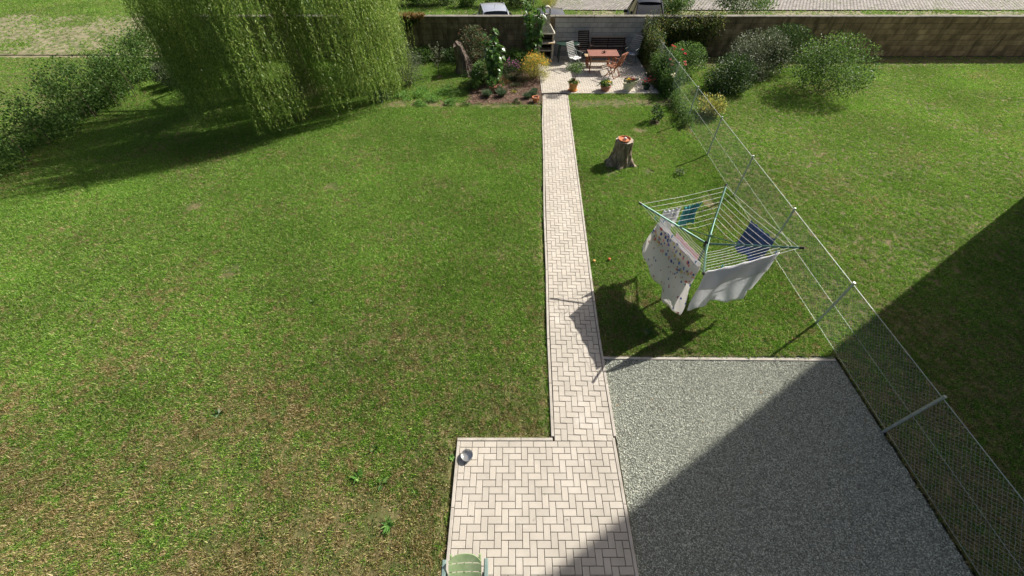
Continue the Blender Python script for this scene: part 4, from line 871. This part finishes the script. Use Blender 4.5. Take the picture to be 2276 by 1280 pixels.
def hedge(name, label, cat, x0, x1, y0, y1, h, n, ll, lw, m, z0=.0, top_m=None, k=60, sd=.16, group=None, flower=None):
    L_ = np.array([x1 - x0, y1 - y0, h - z0]); t = thing(name, label, cat, ((x0 + x1) / 2, (y0 + y1) / 2, 0), 0, group)
    cc = (rng.random((k, 3)) - .5) * L_ * .85 ; P = cc[rng.integers(0, k, n)] + rng.normal(size=(n, 3)) * sd * np.array([1, 1, 1]) * min(1.4, h)
    hf = .72 + .42 * vnoise(P[:, 0] * 1.3, P[:, 1] * 1.3 + 9, .9, 5); P[:, 2] = np.clip((P[:, 2] + L_[2] / 2 + z0) * hf, .02, None)
    P[:, 0] = np.clip(P[:, 0], -L_[0] / 2 * 1.15, L_[0] / 2 * 1.15); P[:, 1] = np.clip(P[:, 1], -L_[1] / 2 * 1.04, L_[1] / 2 * 1.04)
    D = rng.normal(size=(n, 3)) + np.array([0, -.2, .5]); link('foliage', leaf_mesh('foliage', P, D, ll * (.6 + .7 * rng.random(n)), lw, m), t)
    mb = MB()
    for i in range(max(6, int((x1 - x0 + y1 - y0) * 2.2))):
        q = P[rng.integers(0, n)]; mb.tube([(q[0] * .9, q[1], -.03), (q[0], q[1] + .05, q[2] * .5), (q[0], q[1], q[2])], [.016, .01, .003], 5)
    mb.obj('stems', TWIG, t)
    return t, P
hedge('ivy_hedge', 'dense green ivy hedge climbing the fence where it meets the grey wall', 'hedge', 6.12, 6.62, 19.2, 21.2, 1.62, 9500, .065, .045, LEAF_IVY, k=50)
hedge('climbing_plants', 'mixed green climbers growing through the fence beside the terrace', 'climber', 6.1, 6.7, 16.2, 19.1, 1.05, 8000, .065, .04, LEAF_MID, k=60)
hedge('fence_undergrowth', 'low green weeds along the fence below the terrace corner', 'plant', 6.15, 6.55, 13.6, 16.4, .5, 3200, .06, .03, LEAF_MID, k=50)
hedge('dark_border_plants', 'dark reddish plants between the terrace paving and the fence', 'plant', 5.95, 6.2, 17.0, 19.6, .42, 2400, .05, .03, LEAF_RED, k=30)
def blooms(t, pts, m, size, nm='bloom'):
    for p in pts:
        a = np.arange(12) * .524 * 2.1; el = np.repeat([.3, 1.1], 6); d = np.stack([np.cos(a), np.sin(a), el], 1)
        o = link(nm, leaf_mesh(nm, np.zeros((12, 3)), d, size, size * .8, m, .1), t, p)
t = thing('red_rose', 'tall rose with red and pink blooms on the fence beside the terrace', 'rose', (6.75, 18.1, 0))
P, D = clumps((0, 0, .75), (.4, .7, .55), 1600, 20, .22); link('foliage', leaf_mesh('foliage', P, D + rng.normal(size=D.shape) * .7, .06, .04, LEAF_MID), t)
mb = MB(); [mb.tube([(0, 0, 0), (P[i][0] * .5, P[i][1] * .5, .5), tuple(P[i])], [.01, .008, .003], 5) for i in range(0, 12)]; mb.obj('stems', STEM, t)
blooms(t, [(-.05, .35, 1.28), (.08, .4, 1.22), (.3, .1, 1.2), (.02, .28, 1.17), (.38, -.1, 1.12)], PET_R, .075)
t = thing('pink_rose', 'rose with salmon orange blooms on the fence below the red rose', 'rose', (6.68, 17.15, 0))
P, D = clumps((0, 0, .6), (.35, .55, .45), 1300, 20, .22); link('foliage', leaf_mesh('foliage', P, D + rng.normal(size=D.shape) * .7, .06, .04, LEAF_MID), t)
mb = MB(); [mb.tube([(0, 0, 0), (P[i][0] * .5, P[i][1] * .5, .4), tuple(P[i])], [.01, .008, .003], 5) for i in range(0, 10)]; mb.obj('stems', STEM, t)
blooms(t, [(-.22, .5, 1.02), (-.12, .4, .98), (-.2, .25, .92), (.32, .3, 1.0), (.3, .12, .95)], PET_PK, .07)
t = thing('white_rose', 'small rose with a white bloom on the fence level with the terrace edge', 'rose', (6.4, 16.7, 0))
P, D = clumps((0, 0, .42), (.3, .4, .32), 800, 14, .25); link('foliage', leaf_mesh('foliage', P, D + rng.normal(size=D.shape) * .7, .06, .04, LEAF_MID), t)
mb = MB(); [mb.tube([(0, 0, 0), (P[i][0] * .5, P[i][1] * .5, .3), tuple(P[i])], [.01, .008, .003], 5) for i in range(0, 8)]; mb.obj('stems', STEM, t)
blooms(t, [(-.05, -.05, .78), (.05, .0, .8), (.0, -.15, .74)], PET_W, .08)

bush('laurel_bush', 'small dark glossy bush standing alone in the lawn near the fence', 'bush', 5.25, 14.25, .2, .58, 520, .07, .035, LEAF_DARK, .06, 5, 12, .24)
mb = MB(); mb.lathe([(.26, -.02), (.2, .03), (.08, .05), (.001, .05)], 14, sx=1.1); o = mb.obj('earth_mound', SOIL, None, True); o.location = (5.25, 14.22, .0); tag(o, 'ring of bare earth round the small dark bush', 'earth mound')
bush('small_weed', 'small grey weed growing in the right lawn near the fence', 'weed', 5.15, 10.7, .12, .2, 120, .05, .03, LEAF_OLIVE, .02, 2)

# weeds in the lawn
def rosette(x, y, r, n, m, lb, wide=.35, up=.35):
    t = thing('dandelion', lb, 'weed', (x, y, .02), 0, 'broad-leaved weeds in the lawn'); a = np.arange(n) * 2.4 + rng.random(n) * .5; d = np.stack([np.cos(a), np.sin(a), up + .3 * rng.random(n)], 1)
    link('leaves', leaf_mesh('leaves', np.zeros((n, 3)), d, r * (.6 + .5 * rng.random(n)), r * wide, m, .3), t)
rosette(-1.83, 1.28, .16, 44, LEAF_YGW, 'large spiky rosette weed in the bare lawn near the green chair', .14, .6)
rosette(-2.05, 1.85, .14, 9, LEAF_YGW, 'pale broad-leaved dandelion farther out than the spiky rosette', .4)
rosette(-1.5, 1.72, .08, 10, LEAF_YGW, 'small pale weed right of the broad-leaved dandelion', .3)
rosette(-2.45, 1.95, .14, 18, LEAF_YGW, 'dark leafy weed at the left of the pale dandelion', .4)
rosette(-2.3, 2.4, .1, 14, LEAF_MID, 'cluster weed level with the patio corner', .4)
rosette(-.99, 2.25, .07, 10, LEAF_YGW, 'tiny bright weed against the patio edge beside the steel bowl', .4)
rosette(-2.6, 4.1, .12, 16, LEAF_MID, 'leafy weed in the middle of the large lawn', .25)
rosette(-4.4, 5.6, .13, 16, LEAF_MID, 'leafy weed in the outer part of the large lawn', .3)
rosette(-3.6, 1.1, .12, 14, LEAF_MID, 'broad weed in the dry outer corner of the large lawn', .35)
rosette(-5.2, 3.0, .12, 14, LEAF_BRIGHT, 'pale broad weed in the outer lawn beyond the dry corner', .35)
rosette(2.83, 4.75, .16, 26, LEAF_BRIGHT, 'bright green weed tuft in the lawn before the gravel border', .2, .8)

# ------------------------------------------------------------------ rotary clothes dryer and laundry
DC = Vector((4.01, 6.09, 0)); t = thing('rotary_clothes_dryer', 'rotary clothes dryer with green metal arms and white lines on the right lawn', 'clothes dryer', DC)
GREENM = mat('green_metal_tube', [(.3, (.06, .14, .11)), (.7, (.10, .19, .155))], 5, .35, 0, metal=.4); LINE = mat('plastic_line', [(.3, (.75, .75, .72)), (.7, (.8, .8, .78))], 5, .5, 0)
MB().tube([(0, 0, -.1), (0, 0, 1.55)], .024, 14).obj('pole', GREENM, t, True); MB().lathe([(.03, 1.22), (.055, 1.24), (.055, 1.34), (.03, 1.36)], 16).obj('hub', BLACKP, t, True)
tips = [Vector((-1.33, .68, 1.8)), Vector((-.68, -1.33, 1.8)), Vector((1.33, -.68, 1.8)), Vector((.68, 1.33, 1.8))]; hub = Vector((0, 0, 1.3))
for p in tips:
    MB().tube([tuple(hub + (p - hub).normalized() * .05), tuple(p)], .021, 10).obj('arm', GREENM, t, True)
    d = (p - hub).normalized(); MB().tube([tuple(p - d * .02), tuple(p + d * .05)], .024, 10).obj('arm_cap', BLACKP, t)
    MB().tube([(0, 0, 1.5), tuple(hub.lerp(p, .45))], .008, 6).obj('strut', GREENM, t)
for f in np.linspace(.35, .99, 8):
    mb = MB()
    for a, b in zip(tips, tips[1:] + tips[:1]):
        A, B = hub.lerp(a, f), hub.lerp(b, f); mid = (A + B) / 2 - Vector((0, 0, .03)); mb.tube([tuple(A), tuple(mid), tuple(B)], .0028, 5, cap=False)
    mb.obj('washing_line', LINE, t)
# cloth printed with a floral pattern
def cloth_mat(name, base, small, big=None, bigz=None, sc=26, dot=.13):
    m, N, L, P = nt(name); tc = N.new('ShaderNodeTexCoord'); uv = tc.outputs['UV']
    vo = N.new('ShaderNodeTexVoronoi'); vo.inputs['Scale'].default_value = sc; L.new(uv, vo.inputs['Vector']); r = ramp(N, [(0, (1, 1, 1)), (dot, (1, 1, 1)), (dot + .05, (0, 0, 0))]); L.new(vo.outputs['Distance'], r.inputs[0])
    sep = N.new('ShaderNodeSeparateColor'); L.new(vo.outputs['Color'], sep.inputs[0])
    cr = ramp(N, [(0, small[0]), (.5, small[1]), (1, small[2])]); cr.color_ramp.interpolation = 'CONSTANT'; L.new(sep.outputs[0], cr.inputs[0])
    col = mixc(N, L, 'MIX', r.outputs[0], base, cr.outputs[0])
    if big:
        vb = N.new('ShaderNodeTexVoronoi'); vb.inputs['Scale'].default_value = 13; L.new(uv, vb.inputs['Vector']); nb_ = noise(N, L, uv, 30, 2); ad = N.new('ShaderNodeMath'); ad.operation = 'MULTIPLY_ADD'
        L.new(nb_.outputs[0], ad.inputs[0]); ad.inputs[1].default_value = .35; L.new(vb.outputs['Distance'], ad.inputs[2]); rb = ramp(N, [(0, (1, 1, 1)), (.52, (1, 1, 1)), (.58, (0, 0, 0))]); L.new(ad.outputs[0], rb.inputs[0])
        sb = N.new('ShaderNodeSeparateColor'); L.new(vb.outputs['Color'], sb.inputs[0]); cb = ramp(N, [(i / len(big), c) for i, c in enumerate(big)]); cb.color_ramp.interpolation = 'CONSTANT'; L.new(sb.outputs[1], cb.inputs[0])
        sx = N.new('ShaderNodeSeparateXYZ'); L.new(uv, sx.inputs[0]); zr = N.new('ShaderNodeMapRange'); L.new(sx.outputs[1], zr.inputs[0]); zr.inputs[1].default_value = bigz[0]; zr.inputs[2].default_value = bigz[1]
        mu = N.new('ShaderNodeMath'); mu.operation = 'MULTIPLY'; L.new(rb.outputs[0], mu.inputs[0]); L.new(zr.outputs[0], mu.inputs[1]); col = mixc(N, L, 'MIX', mu.outputs[0], col, cb.outputs[0])
    L.new(col, P.inputs['Base Color']); P.inputs['Roughness'].default_value = .9; P.inputs['Specular IOR Level'].default_value = .1
    t_ = N.new('ShaderNodeBsdfTranslucent'); L.new(col, t_.inputs[0]); mx = N.new('ShaderNodeMixShader'); mx.inputs[0].default_value = .48; L.new(P.outputs[0], mx.inputs[1]); L.new(t_.outputs[0], mx.inputs[2]); L.new(mx.outputs[0], N['Material Output'].inputs[0]); return m
FLORAL = cloth_mat('floral_sheet', (.80, .78, .76), [(.16, .2, .42), (.5, .3, .3), (.45, .42, .2)], [(.08, .12, .42), (.7, .25, .22), (.72, .6, .3), (.2, .3, .6), (.75, .45, .45)], (.66, .70), sc=12, dot=.2)
WHITEC = cloth_mat('white_cloth', (.82, .82, .83), [(.6, .6, .7), (.7, .7, .75), (.65, .6, .6)], sc=40); PINKC = cloth_mat('pink_cloth', (.68, .48, .50), [(.7, .4, .45), (.72, .55, .5), (.6, .3, .35)])
BLUEC = cloth_mat('blue_cloth', (.10, .16, .34), [(.4, .45, .6), (.2, .25, .5), (.6, .6, .65)]); TURQ = cloth_mat('turquoise_cloth', (.12, .42, .45), [(.3, .5, .5), (.1, .3, .4), (.2, .5, .5)])
def cloth(name, label, cat, A, B, s0, s1, drop, m, hem=None, seed=0, back=.25, amp=.055, group=None, flare=0):
    """a cloth folded over the line A-B between fractions s0 and s1"""
    A = Vector(A); B = Vector(B); d = (B - A); P0 = A + d * s0; P1 = A + d * s1; e = (P1 - P0); L_ = e.length; nn = Vector((-e.y, e.x, 0)).normalized(); nu, nv = 44, 34; r = random.Random(seed); ph = [r.uniform(0, 6.28) for _ in range(5)]
    V = []; UV = []
    for i in range(nu + 1):
        u_ = i / nu; dr = drop * (hem(u_) if hem else 1)
        for j in range(nv + 1):
            v = j / nv * (1 + back) ; q = v - back                       # q<0: behind the line
            top = P0 + e * u_ - Vector((0, 0, .03 * sin(pi * (s0 + (s1 - s0) * u_)) + .03 * abs(sin(u_ * pi * 4)))) + Vector((0, 0, .006)); down = abs(q) * dr if q > 0 else abs(q) * drop
            w = (amp * down / drop) * (sin(u_ * 11 + ph[0] + down * 1.5) + .6 * sin(u_ * 23 + ph[1] - down * 2)) + .5 * amp * sin(down * 4 + u_ * 5 + ph[2])
            side = .012 if q > 0 else -.012; V.append(tuple(top + nn * (side * min(1, abs(q) * 20) + w * min(1, abs(q) * 6)) - Vector((0, 0, down)) + e.normalized() * (.03 * sin(down * 5 + ph[3]) * min(1, down) - flare * max(q, 0) * (1 - u_)**2))); UV.append((u_ * L_, 1 - q * drop / 1.4))
    I = np.arange((nu + 1) * (nv + 1)).reshape(nu + 1, nv + 1); F = np.stack([I[:-1, :-1], I[1:, :-1], I[1:, 1:], I[:-1, 1:]], -1).reshape(-1, 4)
    me = mesh_np(name, np.array(V), F, m, True); uvl = me.uv_layers.new(name='UVMap'); li = np.zeros(len(me.loops), np.int32); me.loops.foreach_get('vertex_index', li); uvl.data.foreach_set('uv', np.array(UV, np.float32)[li].ravel())
    o = link(name, me); md = o.modifiers.new('thickness', 'SOLIDIFY'); md.thickness = .0015; return tag(o, label, cat, group)
W_ = lambda p, f: DC + hub.lerp(p, f)
T0, T1, T2, T3 = tips
LG = 'laundry on the rotary dryer'
hemf = lambda u: .80 + .42 * min(1, u * 1.5) + .02 * sin(u * 19)
cloth('floral_sheet', 'white sheet with scattered small flowers and a bright floral border on the outer line', 'bed sheet', W_(T0, .93), W_(T1, .93), .26, .95, 1.14, FLORAL, hemf, 1, .42, amp=.045, group=LG, flare=.28)
cloth('shadow_fill_cloth', 'plain white cloth added on the inner line behind the floral sheet to fill the laundry shadow', 'laundry', W_(T0, .76), W_(T1, .76), .12, .95, 1.05, WHITEC, None, 2, .5, group=LG)  # added cloth, sized large to close gaps in the laundry shadow
cloth('pink_pillowcase', 'pale pink cloth hanging on an inner line of the dryer', 'laundry', W_(T0, .6), W_(T1, .6), .3, .85, .6, PINKC, None, 3, .7, group=LG)
cloth('white_sheet', 'long plain white sheet on the outer line facing the gravel', 'bed sheet', W_(T1, .93), W_(T2, .93), .04, .85, 1.15, WHITEC, None, 4, .45, group=LG)
cloth('blue_towel', 'dark blue towel on the dryer side away from the path', 'towel', W_(T2, .85), W_(T3, .85), .15, .5, .75, BLUEC, None, 5, .7, group=LG)
cloth('turquoise_shirt', 'turquoise cloth on the dryer side facing the terrace', 'laundry', W_(T3, .8), W_(T0, .8), .3, .55, .5, TURQ, None, 6, .6, group=LG)
cloth('white_towel', 'white towel beside the turquoise cloth on the dryer', 'towel', W_(T3, .8), W_(T0, .8), .6, .85, .5, WHITEC, None, 7, .6, group=LG)
PEGB = mat('blue_peg_plastic', [(.3, (.05, .2, .4)), (.7, (.07, .28, .5))], 4, .4, 0); PEGT = mat('turquoise_peg_plastic', [(.3, (.08, .4, .45)), (.7, (.1, .5, .55))], 4, .4, 0)
for (pa, pb, f, s, m, lb) in ((T0, T1, .93, .2, PEGT, 'turquoise peg at the far end of the floral sheet'), (T0, T1, .93, .5, PEGB, 'blue peg at the middle of the floral sheet'), (T0, T1, .93, .88, PEGB, 'blue peg at the near end of the floral sheet'), (T0, T1, .76, .17, PEGB, 'blue peg on the added white cloth behind the floral sheet'), (T1, T2, .93, .2, PEGT, 'turquoise peg at the near end of the long white sheet'), (T1, T2, .93, .8, PEGB, 'blue peg at the outer end of the long white sheet')):
    A = W_(pa, f); B = W_(pb, f); p = A.lerp(B, s); o = MB().box((0, -.006, .0), (.012, .007, .075), (.12, 0, 0), bev=.002).box((0, .006, .0), (.012, .007, .075), (-.12, 0, 0), bev=.002).obj('clothes_peg', m)
    o.location = p + Vector((0, 0, -.012)); o.rotation_euler = (0, 0, atan2((B - A).y, (B - A).x)); tag(o, lb, 'clothes peg', 'pegs on the rotary dryer')

# ------------------------------------------------------------------ cars beyond the wall
def car(label, x, y, rz, body, zs=1., group='cars parked beyond the wall', rear_slope=.35, antenna=True):
    """faces +Y, origin at rear bumper centre on the ground"""
    t = thing('parked_car', label, 'car', (x, y, -.03), rz, group); Ln = 3.9; hw = .82
    def loft(sections, m, name, mi_top=None):
        vs = []; fs = []; n = len(sections[0])
        for s in sections: vs += s
        for i in range(len(sections) - 1):
            for k in range(n - 1): a = i * n + k; fs.append((a, a + 1, a + 1 + n, a + n))
        fs.append(tuple(range(n - 1, -1, -1))); fs.append(tuple((len(sections) - 1) * n + k for k in range(n)))
        return MB().add(vs, fs).obj(name, m, t, True)
    def sec(y, w, zt, zb=.28, cr=.12): return [(-w, y, zb), (-w * 1.01, y, (zb + zt) / 2), (-w, y, zt - cr * .6), (-w * .93, y, zt - .02), (-w * .6, y, zt + .015), (0, y, zt + .03), (w * .6, y, zt + .015), (w * .93, y, zt - .02), (w, y, zt - cr * .6), (w * 1.01, y, (zb + zt) / 2), (w, y, zb)]
    loft([sec(0, .68, .78), sec(.1, .77, .9), sec(.6, .81, .95), sec(1.6, hw, .95), sec(2.6, hw, .93), sec(3.3, .79, .84), sec(3.75, .7, .68), sec(3.9, .58, .56)], body, 'body')
    zr = 1.44 * zs; y_r0 = .25; y_r1 = .25 + rear_slope; y_f1 = 2.15; y_f0 = 2.85; bw, tw = .76, .57
    zb = .93
    quad = lambda vs, name, m: MB().add(vs, [(0, 1, 2, 3)]).obj(name, m, t)
    # greenhouse: solid dark cabin core inset, then panes and pillars proud of it
    loft([[(-bw, y_r0, zb), (-bw * .98, y_r0, zb + .02), (bw * .98, y_r0, zb + .02), (bw, y_r0, zb)], [(-.74, y_r1, zb), (-tw, y_r1 + .02, zr - .03), (tw, y_r1 + .02, zr - .03), (.74, y_r1, zb)],
          [(-.76, 1.3, zb), (-tw - .02, 1.3, zr + .0), (tw + .02, 1.3, zr + .0), (.76, 1.3, zb)], [(-.74, y_f1, zb), (-tw, y_f1, zr - .04), (tw, y_f1, zr - .04), (.74, y_f1, zb)], [(-.7, y_f0, zb), (-.69, y_f0, zb + .01), (.69, y_f0, zb + .01), (.7, y_f0, zb)]], GLASSD, 'windows')
    # roof skin with camber
    vs = []; fs = []; ny_, nx_ = 8, 8
    for i in range(ny_ + 1):
        f = i / ny_; yy = y_r1 - .02 + (y_f1 - y_r1 + .04) * f; zc = zr + .045 * sin(pi * f) - .012
        for k in range(nx_ + 1): g = k / nx_ * 2 - 1; vs.append(((tw + .03) * g, yy, zc + .03 * (1 - g * g) - (.02 if abs(g) == 1 else 0)))
    for i in range(ny_):
        for k in range(nx_): a = i * (nx_ + 1) + k; fs.append((a, a + 1, a + nx_ + 2, a + nx_ + 1))
    MB().add(vs, fs).obj('roof', body, t, True)
    mb = MB()
    for s in (-1, 1):
        mb.bar((s * bw, y_r0, zb + .01), (s * (tw + .02), y_r1, zr - .005), .06, .04); mb.bar((s * .74, y_f0, zb), (s * (tw + .01), y_f1, zr - .005), .05, .035)
        mb.bar((s * (tw + .015), y_r1, zr), (s * (tw + .015), y_f1, zr), .035, .03); mb.bar((s * .785, 1.35, zb), (s * (tw + .03), 1.35, zr), .05, .012)
    mb.obj('pillars', body, t)
    for s in (-1, 1): MB().box((s * .93, 2.3, .98), (.2, .1, .14), bev=.03).obj('mirror', BLACKP, t); MB().bar((s * .8, 2.33, .94), (s * .9, 2.32, .96), .04, .03).obj('mirror_arm', BLACKP, t)
    if antenna: MB().tube([(0, y_r1 + .35, zr + .03), (0, y_r1 + .25, zr + .24)], .008, 6).obj('antenna', BLACKP, t)
    for (wx, wy) in ((-.72, .65), (.72, .65), (-.72, 3.15), (.72, 3.15)):
        w = MB().tube([(wx - .1, wy, .3), (wx + .1, wy, .3)], .3, 20).obj('wheel', RUBBER, t); MB().tube([(wx - .105, wy, .3), (wx + .105, wy, .3)], .18, 14).obj('rim', STEEL, w)
    for s in (-1, 1): MB().box((s * .62, .03, .72), (.18, .05, .2), bev=.02).obj('tail_light', mat('tail_lens', [(0, (.3, .01, .01)), (1, (.35, .02, .02))], 3, .2, 0) if 'tail_lens' not in MATS else MATS['tail_lens'], t)
    return t
car('silver hatchback parked beyond the brown wall with an antenna on its roof', -.72, 22.25, radians(8), SILVER, 1.06)
car('charcoal car beyond the wall partly hidden by the chimney grill', 2.02, 21.9, radians(2), BLACKC, .97, antenna=False, rear_slope=.3)
car('dark blue car beyond the right end of the grey wall', 6.95, 23.0, radians(-3), NAVY, 1.13, rear_slope=.85, antenna=False)

# land beyond: cobbled lane, hedges, shrubs
structure(MB().add([(2.5, 29.6, .02), (38, 29.6, .02), (38, 33, .02), (2.5, 33, .02)], [(0, 1, 2, 3)]).obj('lane', JOINT)); mb = MB()
for j in range(14):
    for i in range(160): mb.box((2.6 + (i + .5 * (j % 2)) * .22, 29.7 + j * .2, .02), (.2, .18, .04), bev=.01)
lane = COL.objects['lane']; stuff(mb.obj('cobbles', COBBLE, lane))
for (x0, x1, y0, h, lb) in ((-7.5, -3.6, 30.2, 1.5, 'dark green hedge across the lane-side grass, behind the willow side of the wall'), (-2.2, 1.9, 30.1, 1.5, 'dark green hedge beyond the silver car'), (-14, -8.2, 30.2, 1.7, 'long dark hedge behind the willow at the back of the grass')):
    hedge('hedge', lb, 'hedge', x0, x1, y0, y0 + 1.3, h, int(2200 * (x1 - x0)), .08, .05, LEAF_DARK, group='hedges beyond the wall', k=int(14 * (x1 - x0)))
bush('lane_bush', 'rounded green bush on the grass between the two hedges', 'bush', -2.9, 30.6, .6, .9, 2600, .08, .05, LEAF_MID, .05, 6)
bush('tall_grass_clump', 'clump of yellowed grass at the far verge', 'plant', 2.3, 30.3, .5, .6, 1500, .16, .012, LEAF_YG, .02, 0, up=2)
for (x, y, r, h, lb) in ((9.5, 28.5, 1.1, 1.6, 'green bush on the verge right of the dark blue car'), (13.5, 27.5, 1.4, 1.9, 'large green bush on the verge beyond the end wall, farther from the dark blue car'), (-12, 26, 1.3, 1.8, 'broad bush on the verge behind the willow')):
    bush('verge_bush', lb, 'bush', x, y, r, h, 7000, .09, .055, LEAF_MID, .05, 12, 40, .2)
# ivy on the neighbouring wall, shrubs in the next garden
t, _ = hedge('ivy_wall_cover', 'thick dark ivy covering the end wall just beyond the fence', 'ivy', 6.75, 9.6, 20.9, 21.5, 1.85, 14000, .07, .05, LEAF_IVY, k=70)
for (x, y, r, h, n_, m, lb) in ((7.6, 18.9, .7, 1.15, 5000, LEAF_MID, 'leafy green shrub just over the fence beside the terrace'), (8.9, 17.2, .8, 1.2, 5200, LEAF_DARK, 'dark round shrub in the next garden'), (10.6, 18.8, 1.0, 1.6, 7000, LEAF_OLIVE, 'grey-green shrub in the next garden near the end wall'),
                        (12.8, 17.0, 1.2, 1.9, 8000, LEAF_MID, 'tall green shrub in the next garden, outermost'), (12.2, 19.8, 1.0, 1.5, 6000, LEAF_DARK, 'dark shrub against the end wall of the next garden'), (7.4, 14.9, .45, .7, 1800, LEAF_YG, 'small yellowish shrub over the fence')):
    bush('neighbour_shrub', lb, 'shrub', x, y, r, h, n_, .075, .045, m, .06, 14, 15, .36, group='shrubs in the next garden')
# left boundary hedge
hedge('boundary_hedge', 'clipped green hedge along the far left side of the garden', 'hedge', -16.4, -15.3, 7, 21, 1.7, 24000, .08, .05, LEAF_MID, k=160)
for (x, y, r, h, m, lb) in ((-13.2, 19.8, .8, 1.3, LEAF_DARK, 'dark shrub before the brown wall left of the willow'), (-14.3, 17.6, .6, .9, LEAF_OLIVE, 'grey-green shrub near the left hedge')):
    bush('garden_shrub', lb, 'shrub', x, y, r, h, 5000, .075, .04, m, .06, 12, 30, .2)

# ------------------------------------------------------------------ the tall house whose shadow falls across the gravel
t = thing('neighbouring_house', 'tall cream plastered house on the right whose shadow crosses the gravel', 'house', (15.25, 9.84, 0)); HH = 16.; HL, HD = 22., 9.
MB().box((HD / 2, -HL / 2, HH / 2), (HD, HL, HH)).obj('wall', PLASTER, t)
MB().box((HD / 2, -HL / 2, HH + .1), (HD + .02, HL + .02, .2)).obj('roof', ROOFT, t)
wf = MB().box((-.02, 0, 0), (.1, 1.1, 1.4), bev=.01).mesh('window', WHITEP); wp = MB().box((-.075, 0, 0), (.02, .9, 1.2)).mesh('pane', GLASSD)
for fl in range(5):
    for k in range(6): w = link('window', wf, t, (0, -2.2 - k * 3.4, 1.6 + fl * 3.0)); link('pane', wp, w)
